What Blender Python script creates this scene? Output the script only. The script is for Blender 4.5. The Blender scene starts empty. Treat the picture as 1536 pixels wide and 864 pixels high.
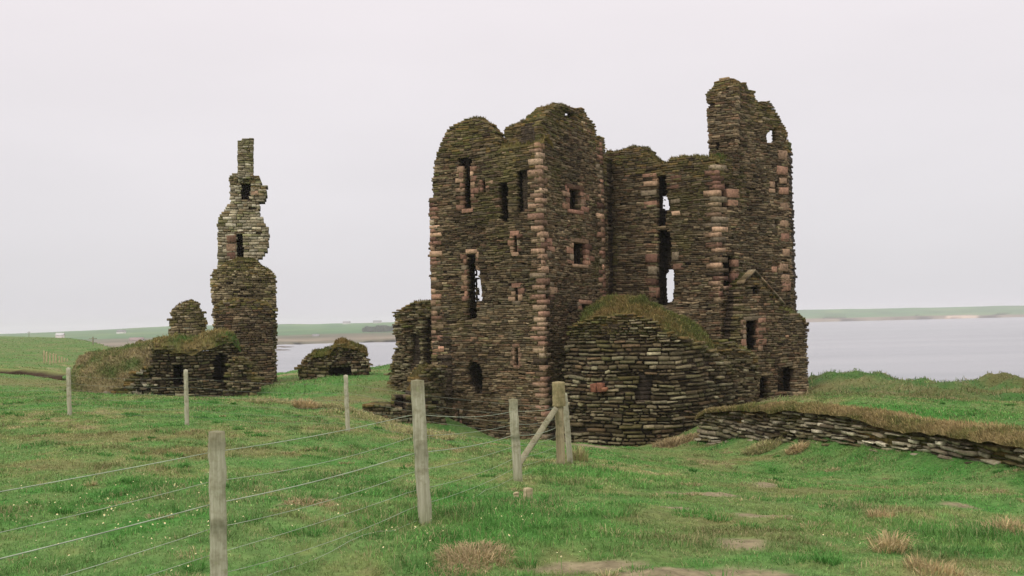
import bpy, math
import numpy as np
rng = np.random.default_rng(11)
C = bpy.context.scene.collection
# ------------------------------------------------------------------ camera model
F, CX, CY = 1500.0, 768.0, 432.0
ROLL, PITCH = math.radians(1.3), math.atan(51.5 / 1500.0)
f_ = np.array([0, math.cos(PITCH), math.sin(PITCH)])
u0 = np.array([0, -math.sin(PITCH), math.cos(PITCH)])
r0 = np.array([1.0, 0, 0])
r_ = math.cos(ROLL) * r0 - math.sin(ROLL) * u0
u_ = math.cos(ROLL) * u0 + math.sin(ROLL) * r0

def ray(px, py):
    return f_ + r_ * ((px - CX) / F) + u_ * ((CY - py) / F)

def at(px, py, Y):
    d = ray(px, py)
    return d * (Y / d[1])

def S(r, g, b):
    c = np.array([r, g, b], float) / 255.0
    return np.where(c <= 0.04045, c / 12.92, ((c + 0.055) / 1.055) ** 2.4)

# ------------------------------------------------------------------ noise
def _hash(ix, iy, seed):
    h = (ix.astype(np.int64) * 374761393 + iy.astype(np.int64) * 668265263 + seed * 974634541) & 0x7fffffff
    h = ((h ^ (h >> 13)) * 1274126177) & 0x7fffffff
    return ((h ^ (h >> 16)) & 0xffff) / 65535.0

def vnoise(x, y, seed=0):
    x = np.asarray(x, float); y = np.asarray(y, float)
    ix = np.floor(x); iy = np.floor(y)
    fx = x - ix; fy = y - iy
    fx = fx * fx * (3 - 2 * fx); fy = fy * fy * (3 - 2 * fy)
    a = _hash(ix, iy, seed); b = _hash(ix + 1, iy, seed)
    c = _hash(ix, iy + 1, seed); d = _hash(ix + 1, iy + 1, seed)
    return (a * (1 - fx) + b * fx) * (1 - fy) + (c * (1 - fx) + d * fx) * fy

def fbm(x, y, seed=0, o=4):
    s = 0; a = 0.5; t = 0
    for i in range(o):
        s = s + a * vnoise(x * 2 ** i + 17.3 * i, y * 2 ** i - 9.1 * i, seed + i); t += a; a *= 0.5
    return s / t          # about 0..1, mean .5

# ------------------------------------------------------------------ mesh collecting
class MB:
    """Collects vertices, faces (quads and triangles) and one colour per vertex."""
    def __init__(s): s.v = []; s.c = []; s.f4 = []; s.f3 = []; s.n = 0
    def add(s, v, f4=None, f3=None, col=(1, 1, 1)):
        v = np.asarray(v, float).reshape(-1, 3)
        col = np.asarray(col, float)
        if col.ndim == 1: col = np.tile(col, (len(v), 1))
        s.v.append(v); s.c.append(col)
        if f4 is not None and len(f4): s.f4.append(np.asarray(f4, np.int64) + s.n)
        if f3 is not None and len(f3): s.f3.append(np.asarray(f3, np.int64) + s.n)
        s.n += len(v)
    def build(s, name, mat, parent=None, smooth=False, loc=None):
        V = np.concatenate(s.v); K = np.concatenate(s.c)
        q = np.concatenate(s.f4) if s.f4 else np.zeros((0, 4), np.int64)
        t = np.concatenate(s.f3) if s.f3 else np.zeros((0, 3), np.int64)
        me = bpy.data.meshes.new(name)
        me.vertices.add(len(V))
        o = np.zeros(3) if loc is None else np.asarray(loc, float)
        me.vertices.foreach_set('co', (V - o).astype(np.float32).ravel())
        nl = q.size + t.size
        me.loops.add(nl)
        me.loops.foreach_set('vertex_index', np.concatenate([q.ravel(), t.ravel()]).astype(np.int32))
        me.polygons.add(len(q) + len(t))
        st = np.concatenate([np.arange(len(q)) * 4, q.size + np.arange(len(t)) * 3]).astype(np.int32)
        me.polygons.foreach_set('loop_start', st)
        me.update(calc_edges=True)
        at_ = me.attributes.new('Col', 'FLOAT_COLOR', 'POINT')
        at_.data.foreach_set('color', np.concatenate([K, np.ones((len(K), 1))], 1).astype(np.float32).ravel())
        if smooth: me.polygons.foreach_set('use_smooth', np.ones(len(me.polygons), bool))
        me.materials.append(mat)
        ob = bpy.data.objects.new(name, me); C.objects.link(ob)
        if parent is not None: ob.parent = parent
        if loc is not None:
            ob.location = tuple(o - (np.array(parent.location) if parent is not None else 0))
        elif parent is not None:
            p = parent; tot = np.zeros(3)
            while p is not None: tot += np.array(p.location); p = p.parent
            ob.location = tuple(-tot)
        return ob

def thing(o, label, cat, group=None):
    o['label'] = label; o['category'] = cat
    if group: o['group'] = group
    return o

def empty(name, loc, label, cat, group=None):
    o = bpy.data.objects.new(name, None); C.objects.link(o); o.location = tuple(loc)
    o.empty_display_size = 0.3
    return thing(o, label, cat, group)

# ------------------------------------------------------------------ materials
def new_mat(name):
    m = bpy.data.materials.new(name); m.use_nodes = True
    nt = m.node_tree; nt.nodes.clear()
    return m, nt, lambda t, **k: _node(nt, t, **k)

def _node(nt, t, **k):
    n = nt.nodes.new(t)
    for a, b in k.items(): setattr(n, a, b)
    return n

def mixrgb(nt, fac, a, b, mode='MIX'):
    n = nt.nodes.new('ShaderNodeMix'); n.data_type = 'RGBA'; n.blend_type = mode
    for sock, val in ((n.inputs[0], fac), (n.inputs[6], a), (n.inputs[7], b)):
        if hasattr(val, 'links') or isinstance(val, bpy.types.NodeSocket): nt.links.new(val, sock)
        elif isinstance(val, (int, float)): sock.default_value = val
        else: sock.default_value = (*[float(x) for x in val], 1)
    return n.outputs[2]

def noise(nt, scale, detail=4, rough=0.6, vec=None, dist=0.0):
    n = nt.nodes.new('ShaderNodeTexNoise'); n.inputs['Scale'].default_value = scale
    n.inputs['Detail'].default_value = detail; n.inputs['Roughness'].default_value = rough
    n.inputs['Distortion'].default_value = dist
    if vec is None:
        vec = nt.nodes.new('ShaderNodeTexCoord').outputs['Object']
    nt.links.new(vec, n.inputs['Vector'])
    return n.outputs['Fac']

def ramp(nt, x, lo, hi, a=0.0, b=1.0):
    n = nt.nodes.new('ShaderNodeMapRange'); n.inputs[1].default_value = lo; n.inputs[2].default_value = hi
    n.inputs[3].default_value = a; n.inputs[4].default_value = b
    nt.links.new(x, n.inputs[0]); return n.outputs[0]

def math_(nt, op, a, b):
    n = nt.nodes.new('ShaderNodeMath'); n.operation = op
    for s_, v in ((n.inputs[0], a), (n.inputs[1], b)):
        if isinstance(v, (int, float)): s_.default_value = v
        else: nt.links.new(v, s_)
    return n.outputs[0]

def finish(nt, col, rough=0.9, bump=None, bdist=0.02, bstr=0.6, spec=0.25, trans=0.0):
    p = nt.nodes.new('ShaderNodeBsdfPrincipled')
    if isinstance(col, bpy.types.NodeSocket): nt.links.new(col, p.inputs['Base Color'])
    else: p.inputs['Base Color'].default_value = (*[float(x) for x in col], 1)
    p.inputs['Roughness'].default_value = rough
    p.inputs['Specular IOR Level'].default_value = spec
    if bump is not None:
        b = nt.nodes.new('ShaderNodeBump'); b.inputs['Strength'].default_value = bstr; b.inputs['Distance'].default_value = bdist
        nt.links.new(bump, b.inputs['Height']); nt.links.new(b.outputs[0], p.inputs['Normal'])
    out = nt.nodes.new('ShaderNodeOutputMaterial'); sh = p.outputs[0]
    if trans > 0:
        t = nt.nodes.new('ShaderNodeBsdfTranslucent')
        if isinstance(col, bpy.types.NodeSocket): nt.links.new(col, t.inputs[0])
        m = nt.nodes.new('ShaderNodeMixShader'); m.inputs[0].default_value = trans
        nt.links.new(sh, m.inputs[1]); nt.links.new(t.outputs[0], m.inputs[2]); sh = m.outputs[0]
    nt.links.new(sh, out.inputs[0])

def attr(nt):
    a = nt.nodes.new('ShaderNodeAttribute'); a.attribute_name = 'Col'; return a.outputs['Color']

def mat_stone(name, moss=0.75, lichen=0.5):
    m, nt, N = new_mat(name)
    col = attr(nt)
    n1 = noise(nt, 9, 5, 0.65); n2 = noise(nt, 1.1, 3, 0.6); n3 = noise(nt, 45, 3, 0.6)
    k = math_(nt, 'MULTIPLY', ramp(nt, n1, 0.3, 0.7, 0.55, 1.45), ramp(nt, n2, 0.3, 0.7, 0.72, 1.28))
    kc = nt.nodes.new('ShaderNodeCombineXYZ')
    for i in range(3): nt.links.new(k, kc.inputs[i])
    col = mixrgb(nt, 1.0, col, kc.outputs[0], 'MULTIPLY')
    # lichen: pale grey-green and ochre spots that sit on the stone
    l1 = ramp(nt, noise(nt, 6.0, 4, 0.75), 0.60, 0.68, 0, lichen)
    col = mixrgb(nt, l1, col, S(120, 112, 90))
    l2 = ramp(nt, noise(nt, 2.3, 5, 0.75), 0.62, 0.70, 0, lichen * 0.8)
    col = mixrgb(nt, l2, col, S(112, 98, 52))
    # moss on ledges (faces that look up)
    g = nt.nodes.new('ShaderNodeNewGeometry'); sx = nt.nodes.new('ShaderNodeSeparateXYZ')
    nt.links.new(g.outputs['True Normal'], sx.inputs[0])
    up = ramp(nt, sx.outputs[2], 0.35, 0.8, 0, moss)
    up = math_(nt, 'MULTIPLY', up, ramp(nt, noise(nt, 3.0, 4, 0.6), 0.35, 0.6, 0.2, 1))
    mc = mixrgb(nt, ramp(nt, n3, 0.35, 0.65), S(92, 86, 46), S(120, 100, 62))
    col = mixrgb(nt, up, col, mc)
    finish(nt, col, 0.92, math_(nt, 'ADD', n1, math_(nt, 'MULTIPLY', n3, 0.5)), 0.03, 0.7, 0.15)
    return m

def mat_col(name, rough=0.85, n_scale=20, amt=0.3, trans=0.0, spec=0.2, bump=0.0):
    m, nt, N = new_mat(name)
    col = attr(nt); n1 = noise(nt, n_scale, 4, 0.65)
    k = ramp(nt, n1, 0.3, 0.7, 1 - amt, 1 + amt)
    kc = nt.nodes.new('ShaderNodeCombineXYZ')
    for i in range(3): nt.links.new(k, kc.inputs[i])
    col = mixrgb(nt, 1.0, col, kc.outputs[0], 'MULTIPLY')
    finish(nt, col, rough, n1 if bump else None, bump or 0.01, 0.8, spec, trans)
    return m

def mat_wood(name, a, b):
    m, nt, N = new_mat(name)
    tc = nt.nodes.new('ShaderNodeTexCoord'); mp = nt.nodes.new('ShaderNodeMapping')
    mp.inputs['Scale'].default_value = (60, 60, 3.0); nt.links.new(tc.outputs['Object'], mp.inputs[0])
    g = noise(nt, 1.0, 5, 0.65, mp.outputs[0], 0.6); s = noise(nt, 5, 4, 0.7)
    col = mixrgb(nt, ramp(nt, g, 0.35, 0.65), a, b)
    col = mixrgb(nt, ramp(nt, s, 0.5, 0.66, 0, 0.75), col, S(118, 114, 84))
    col = mixrgb(nt, 1.0, col, attr(nt), 'MULTIPLY')
    col = mixrgb(nt, ramp(nt, noise(nt, 14, 3, 0.6), 0.62, 0.70, 0, 0.6), col, S(140, 144, 104))
    finish(nt, col, 0.9, g, 0.006, 0.8, 0.15)
    return m

M_STONE = mat_stone('caithness_flagstone', 0.4, 0.35)
M_PINK = mat_stone('dressed_sandstone', 0.15, 0.2)
M_GRASS = mat_col('grass_blade', 0.8, 3, 0.2, 0.28, 0.08)
M_TURF = mat_col('turf_sod', 0.95, 14, 0.4, 0, 0.05, 0.05)
M_SOIL = mat_col('ground_soil', 0.95, 9, 0.35, 0, 0.05, 0.04)
M_FAR = mat_col('far_land', 0.95, 0.012, 0.25, 0, 0.05)
M_WOOD = mat_wood('weathered_timber', S(188, 184, 160), S(156, 152, 128))
M_WOODP = mat_wood('peeled_timber', S(186, 172, 138), S(152, 136, 106))
M_WIRE = mat_col('galvanised_wire', 0.55, 4, 0.3, 0, 0.5)
M_PLAIN = mat_col('painted_render', 0.9, 0.3, 0.1)
M_FLOWER = mat_col('daisy_petal', 0.8, 20, 0.05)

# ------------------------------------------------------------------ walls
class Wall:
    """A vertical face along a path in plan; local coordinates u (along), w (out of the face), v (height)."""
    def __init__(s, pts, flip=False):
        p = []
        for q in pts:
            if len(q) == 2: p.append(np.array(q, float))
            else:
                a = at(*q); p.append(np.array([a[0], a[1]]))
        s.p = np.array(p)
        d = np.diff(s.p, axis=0); s.L = np.linalg.norm(d, axis=1); s.d = d / s.L[:, None]
        s.cu = np.concatenate([[0], np.cumsum(s.L)])
        n = np.stack([s.d[:, 1], -s.d[:, 0]], 1)            # left->right seen from the camera: looks at the camera
        if flip: n = -n
        s.n = n
        vn = np.zeros_like(s.p); vn[:-1] += n; vn[1:] += n
        s.vn = vn / np.linalg.norm(vn, axis=1)[:, None]
    def world(s, u, w, v):
        u = np.asarray(u, float)
        i = np.clip(np.searchsorted(s.cu, u, 'right') - 1, 0, len(s.L) - 1)
        base = s.p[i] + s.d[i] * (u - s.cu[i])[..., None]
        if len(s.L) == 1: n = s.n[i]
        else:
            t = np.clip((u - s.cu[i]) / s.L[i], 0, 1)[..., None]
            n = s.vn[i] * (1 - t) + s.vn[i + 1] * t
        xy = base + n * np.asarray(w)[..., None]
        v = np.broadcast_to(np.asarray(v, float), u.shape)
        v = v + 0.10 * (vnoise(u * .6 + 40, v * .5 + 60, 77) - .5) + 0.05 * (vnoise(u * 2.3 + 40, v * 1.9 + 60, 78) - .5)
        return np.concatenate([xy, v[..., None]], -1)
    def uv(s, px, py, w=0.0):
        r = ray(px, py); best = None
        for i in range(len(s.L)):
            p0 = s.p[i] + s.n[i] * w
            A = np.array([[r[0], -s.d[i][0]], [r[1], -s.d[i][1]]])
            t, k = np.linalg.solve(A, p0)
            lo = -1e9 if i == 0 else -1e-6
            hi = 1e9 if i == len(s.L) - 1 else s.L[i] + 1e-6
            err = max(lo - k, k - hi, 0)
            if best is None or err < best[0] - 1e-9: best = (err, s.cu[i] + k, t * r[2])
        return best[1], best[2]
    def poly(s, pts, w=0.0): return np.array([s.uv(x, y, w) for x, y in pts])

def cross_u(P, v):
    a = P; b = np.roll(P, -1, 0)
    m = (a[:, 1] <= v) != (b[:, 1] <= v)
    a = a[m]; b = b[m]
    return np.sort(a[:, 0] + (v - a[:, 1]) / (b[:, 1] - a[:, 1]) * (b[:, 0] - a[:, 0]))

def top_at(P, u):
    a = P; b = np.roll(P, -1, 0)
    m = (a[:, 0] <= u) != (b[:, 0] <= u)
    a = a[m]; b = b[m]
    if not len(a): return P[:, 1].max()
    return np.max(a[:, 1] + (u - a[:, 0]) / (b[:, 0] - a[:, 0]) * (b[:, 1] - a[:, 1]))

def subtract(iv, h0, h1):
    out = []
    for a, b in iv:
        if h1 <= a or h0 >= b: out.append((a, b)); continue
        if h0 > a: out.append((a, h0))
        if h1 < b: out.append((h1, b))
    return out

PAL = [(S(114, 98, 78), 4), (S(100, 90, 74), 3), (S(94, 78, 60), 3), (S(130, 114, 92), 2), (S(74, 62, 50), 3), (S(106, 98, 72), 1), (S(112, 88, 70), 1.2)]
PAL_RUB = [(S(112, 102, 82), 4), (S(94, 82, 64), 3), (S(134, 126, 104), 2.2), (S(72, 62, 48), 3), (S(104, 98, 74), 1.5), (S(98, 80, 62), 1.5)]
PAL_GREY = [(S(146, 138, 120), 4), (S(124, 114, 98), 3), (S(172, 164, 146), 2.2), (S(84, 74, 62), 3), (S(114, 110, 88), 1)]
PAL_PALE = [(S(132, 118, 94), 4), (S(118, 106, 82), 3), (S(146, 134, 110), 2), (S(94, 82, 62), 2), (S(122, 114, 80), 1.5)]
PAL_LIME = [(S(152, 142, 122), 4), (S(138, 128, 108), 3), (S(166, 158, 140), 2), (S(120, 106, 84), 2), (S(128, 124, 94), 1.5)]
PAL_PINK = [(S(146, 112, 94), 3.5), (S(156, 128, 106), 3), (S(128, 96, 82), 2), (S(128, 114, 96), 2), (S(110, 82, 70), 1.5)]
PAL_ORG = [(S(136, 92, 72), 2), (S(124, 82, 66), 1)]
PAL_BUFF = [(S(150, 122, 102), 3), (S(160, 136, 114), 2), (S(136, 106, 90), 2), (S(128, 112, 94), 1)]
MOSS = [S(104, 94, 54), S(92, 92, 48), S(124, 102, 58), S(84, 80, 44)]

TINT = np.array([.98, .985, .92])
def pick(pal):
    w = np.array([x[1] for x in pal]); i = rng.choice(len(pal), p=w / w.sum())
    return pal[i][0] * TINT * math.exp(rng.normal(0, 0.25))

SF = np.array([[4, 5, 9, 8], [5, 6, 10, 9], [6, 7, 11, 10], [7, 4, 8, 11], [0, 1, 5, 4], [1, 2, 6, 5], [2, 3, 7, 6], [3, 0, 4, 7]])
SFF = np.array([[8, 9, 10, 11]])
BF = np.array([[0, 1, 5, 4], [1, 2, 6, 5], [2, 3, 7, 6], [3, 0, 4, 7], [4, 5, 6, 7], [3, 2, 1, 0]])

def stone(mb, W, u0, u1, v0, v1, wf, wb, col, rough=0.012, bev=0.28):
    """One laid slab: back at wb, arris chamfered round the front at wf."""
    b = min(bev * (v1 - v0), 0.04)
    tilt = rng.normal(0, 0.5) * rough
    du = rng.normal(0, rough, 12); dv = rng.normal(0, rough * 0.7, 12); dw = rng.normal(0, rough, 12)
    U = np.array([u0, u1, u1, u0] * 3) + du; V = np.array([v0, v0, v1, v1] * 3) + dv
    V[[1, 2, 5, 6, 9, 10]] += tilt
    Wd = np.array([wb] * 4 + [wf - b] * 4 + [wf] * 4) + dw
    U[8:] += np.array([b, -b, -b, b]); V[8:] += np.array([b, b, -b, -b])
    mb.add(W.world(U, Wd, V), np.concatenate([SF, SFF]), col=col)

def masonry(mb, W, P, t=0.9, holes=(), course=(0.045, 0.105), length=(0.11, 0.42), relief=0.017, gap=0.010, pal=PAL,
            moss_h=0.9, moss_k=0.75, rag=0.06, skin=0.26, batter=0.0, v_bot=None, rough=0.011, miss=0.015, ends=(0, 0)):
    """Fills the outline P (u,v) with courses of slabs, a rubble core behind, openings left free."""
    vmin = P[:, 1].min() if v_bot is None else v_bot
    vmax = P[:, 1].max()
    H = []; SL = []; Lw = W.cu[-1]
    for h in holes:
        if len(h) > 1 and h[1] == 'splay': SL.append(h[0])
        else: H.append((W.poly(h[0]), h[1] if len(h) > 1 else None))
    nl = 5 if SL else 1
    lay = np.linspace(-0.075 - gap, -t, nl + 1)
    SLP = [[W.poly(p, 0.5 * (lay[k] + lay[k + 1])) for p in SL] for k in range(nl)]
    SL0 = [W.poly(p, -0.05) for p in SL]
    v = vmin
    wob_seed = int(rng.integers(1000))
    while v < vmax - 0.02:
        h = rng.uniform(*course)
        if v > vmax - 1.0: h = min(h, 0.1)
        vm = min(v + h * 0.5, vmax - 0.01)
        xs = cross_u(P, vm)
        iv = [(xs[i] + rng.normal(0, rag * 0.5) - abs(rng.normal(0, rag * 0.5)), xs[i + 1] + rng.normal(0, rag * 0.5) + abs(rng.normal(0, rag * 0.5))) for i in range(0, len(xs) - 1, 2)]
        iv = [(max(x[0], 0.02) if ends[0] else x[0], min(x[1], Lw - 0.02) if ends[1] else x[1]) for x in iv]
        iv = [x for x in iv if x[1] - x[0] > 0.06]
        core = [(max(x[0], 0.2) if ends[0] else x[0], min(x[1], Lw - 0.2) if ends[1] else x[1]) for x in iv]; rec = []
        for HP in SL0:
            hx = cross_u(HP, vm)
            for i in range(0, len(hx) - 1, 2): iv = subtract(iv, hx[i] + rng.normal(0, .02), hx[i + 1] + rng.normal(0, .02))
        for HP, dep in H:
            hx = cross_u(HP, vm)
            for i in range(0, len(hx) - 1, 2):
                a, b = hx[i] + rng.normal(0, 0.02), hx[i + 1] + rng.normal(0, 0.02)
                iv = subtract(iv, a, b); core = subtract(core, a, b)
                if dep is not None: rec.append((a, b, dep))
        bw = -batter * (vm - vmin)
        for a, b in iv:
            u = a
            while u < b - 0.01:
                l = rng.uniform(*length) * (0.7 + 0.6 * (h - course[0]) / (course[1] - course[0] + 1e-6))
                e = u + l
                if b - e < length[0] * 0.6: e = b
                uc = 0.5 * (u + e)
                wv = (vnoise(uc * 0.9, vm * 0.9, wob_seed) - 0.5) * relief * 2.5
                if rng.random() > miss:
                    tp = top_at(P, uc) - vm
                    c = pick(pal) * math.exp(1.1 * (fbm(np.array([uc * .45]), np.array([vm * .3 + 9]), wob_seed + 20, 3)[0] - .5))
                    gm = fbm(np.array([uc * .6 + 30]), np.array([vm * .35]), wob_seed + 40, 3)[0]
                    if gm > .56 and rng.random() < .6: c = c + (MOSS[3] - c) * min(.6, (gm - .56) * 5)
                    if tp < moss_h * rng.uniform(0.2, 1.4) and rng.random() < moss_k:
                        k = rng.uniform(0.35, 0.9); c = c * (1 - k) + MOSS[rng.integers(4)] * k
                    g = gap * rng.uniform(0.5, 1.5)
                    stone(mb, W, u + g * 0.5, e - g * 0.5, v + g * 0.3, v + h - g * 0.5 * rng.uniform(0.4, 1.6),
                          wv + bw + rng.normal(0, relief), bw - skin - 0.02 * rng.random(), c, rough)
                u = e
        for kl in range(nl):
            ck = list(core); rk = list(rec)
            for HP in SLP[kl]:
                hx = cross_u(HP, vm)
                for i in range(0, len(hx) - 1, 2):
                    a, b = hx[i] + rng.normal(0, 0.015), hx[i + 1] + rng.normal(0, 0.015)
                    ck = subtract(ck, a - .05, b + .05); rk = [(p, q, d) for p0, q0, d in rk for p, q in subtract([(p0 - .06, q0 + .06)], a, b)]
            if not SL: rk = [(p - .06, q + .06, d) for p, q, d in rk]
            w0_, w1_ = lay[kl], lay[kl + 1]
            for a, b in ck:
                u = a + 0.05
                while u < b - 0.05:
                    e = min(u + rng.uniform(0.35, 0.9), b - 0.04)
                    if b - e < 0.25: e = b - 0.04 - 0.02 * rng.random()
                    wf = bw + w0_ - (0.03 * rng.random() if kl == 0 else 0); wb = bw + w1_ - (rng.normal(0, 0.03) if kl == nl - 1 else 0)
                    tp = top_at(P, 0.5 * (u + e)) - vm
                    c = S(70, 60, 48) * math.exp(rng.normal(0, 0.2)) if tp > 0.4 else MOSS[rng.integers(4)] * 0.8
                    U = np.array([u, e, e, u] * 2); V = np.array([v, v, v + h, v + h] * 2)
                    Wd = np.array([wb] * 4 + [wf] * 4)
                    mb.add(W.world(U, Wd, V), BF, col=c)
                    u = e
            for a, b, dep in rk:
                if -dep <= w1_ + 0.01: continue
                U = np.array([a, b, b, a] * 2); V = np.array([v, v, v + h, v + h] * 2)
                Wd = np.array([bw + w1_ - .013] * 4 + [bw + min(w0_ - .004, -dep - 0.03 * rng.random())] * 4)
                mb.add(W.world(U, Wd, V), BF, col=S(58, 50, 42) * math.exp(rng.normal(0, 0.2)))  # recess backing coloured darker to deepen the shade inside openings
        v += h

def rect(x0, y0, x1, y1): return [(x0, y1), (x1, y1), (x1, y0), (x0, y0)]

def surround(W, r, pal, parent, left=7, right=7, lintel=True, sill=True, bh=0.22, proud=0.022, keep=1.0, name='window_surround'):
    """Dressed blocks round an opening given in picture pixels; block lengths alternate."""
    mb = MB(); x0, y0, x1, y1 = r
    (ua, vt), (ub, vb) = W.uv(x0, y0), W.uv(x1, y1)
    ua2 = W.uv(x0, y1)[0]; ub2 = W.uv(x1, y0)[0]
    s = abs(W.uv(x0 + 1, y0)[0] - ua)
    for side, wid in ((0, left), (1, right)):
        if wid <= 0: continue
        v = vb - 0.02; k = rng.integers(2)
        while v < vt:
            h = bh * rng.uniform(0.7, 1.3)
            l = wid * s * (1.25 if k else 0.7) * rng.uniform(0.85, 1.2); k = 1 - k
            if rng.random() < keep:
                e0, e1 = ((ua + ua2) / 2 - l, (ua + ua2) / 2) if side == 0 else ((ub + ub2) / 2, (ub + ub2) / 2 + l)
                stone(mb, W, e0, e1, v, min(v + h, vt + 0.1) - 0.012, proud + rng.normal(0, 0.008), -0.13, pick(pal), 0.009, .07)
            v += h
        if mb.n and not lintel and not sill:
            mb.build('window_jamb', M_PINK, parent); mb = MB()
    if lintel: stone(mb, W, ua - max(left, 2) * s * 0.6, ub + max(right, 2) * s * 0.6, vt + 0.01, vt + bh * 0.8, proud + 0.012, -0.35, pick(pal), 0.01, .07)
    if sill: stone(mb, W, ua - max(left, 2) * s * 0.4, ub + max(right, 2) * s * 0.4, vb - bh * 0.7, vb - 0.01, proud + 0.02, -0.35, pick(pal), 0.01, .07)
    if mb.n: return mb.build(name, M_PINK, parent)

def stones_at(W, lst, pal, parent, name='dressed_stone', proud=0.025):
    for x0, y0, x1, y1 in lst:
        mb = MB(); (ua, va), (ub, vb) = W.uv(x0, y1), W.uv(x1, y0)
        stone(mb, W, ua, ub, va + 0.01, vb - 0.01, proud + rng.normal(0, 0.008), -0.3, pick(pal), 0.01, .07)
        mb.build(name, M_PINK, parent)

def quoins(Wl, Wr, v0, v1, pal, parent, hh=(0.15, 0.27), big=0.50, small=0.24, skip=0.08, name='corner_stonework'):
    """Corner blocks where Wl ends and Wr begins, long and short in turn."""
    mb = MB(); c = Wr.p[0]; dl = -Wl.d[-1]; dr = Wr.d[0]; nl = Wl.n[-1]; nr = Wr.n[0]
    v = v0; k = 0
    while v < v1:
        h = rng.uniform(*hh)
        a, b = (big, small) if k else (small, big); k = 1 - k
        a *= rng.uniform(0.8, 1.2); b *= rng.uniform(0.8, 1.2)
        if True:
            grey = rng.random() < skip; o = rng.normal(0.012 if grey else 0.018, 0.006)
            cc = c - (dl + dr) * o
            q = [cc, cc + dr * b, cc + dr * b + dl * a, cc + dl * a]
            V = []
            for z, ins in ((v, 0), (v + h - 0.014, 0)):
                for j, p in enumerate(q): V.append([p[0] + rng.normal(0, .005), p[1] + rng.normal(0, .005), z + rng.normal(0, .004)])
            mb.add(V, BF, col=pick(PAL if grey else pal))
        v += h
    return mb.build(name, M_PINK, parent)

# ------------------------------------------------------------------ grass blades and turf
class Blades:
    def __init__(s): s.b = []; s.h = []; s.w = []; s.a = []; s.l = []; s.c = []
    def add(s, base, h, w, ang, lean, col):
        s.b.append(base); s.h.append(h); s.w.append(w); s.a.append(ang); s.l.append(lean); s.c.append(col)
    def into(s, mb):
        b = np.concatenate(s.b); h = np.concatenate(s.h); w = np.concatenate(s.w); a = np.concatenate(s.a); l = np.concatenate(s.l); c = np.concatenate(s.c)
        n = len(b)
        f = rng.uniform(0, 2 * np.pi, n)
        sx, sy = np.cos(f) * w * 0.5, np.sin(f) * w * 0.5
        dx, dy = np.cos(a), np.sin(a)
        V = np.zeros((n, 5, 3))
        mid = np.stack([b[:, 0] + dx * h * l * 0.35, b[:, 1] + dy * h * l * 0.35, b[:, 2] + h * 0.6 * (1 - 0.2 * l)], 1)
        tip = np.stack([b[:, 0] + dx * h * l, b[:, 1] + dy * h * l, b[:, 2] + h * (1 - 0.55 * l)], 1)
        sd = np.stack([sx, sy, np.zeros(n)], 1)
        V[:, 0] = b - sd; V[:, 1] = b + sd; V[:, 2] = mid + sd * 0.8; V[:, 3] = mid - sd * 0.8; V[:, 4] = tip
        i = np.arange(n) * 5
        q = np.stack([i, i + 1, i + 2, i + 3], 1); t = np.stack([i + 3, i + 2, i + 4], 1)
        cc = np.repeat(c[:, None, :], 5, 1)
        mb.add(V.reshape(-1, 3), q, t, cc.reshape(-1, 3))

G_LUSH, G_MID, G_OLIVE, G_STRAW, G_BROWN = S(90, 142, 68), S(116, 148, 84), S(142, 150, 92), S(176, 160, 122), S(142, 120, 90)

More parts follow.
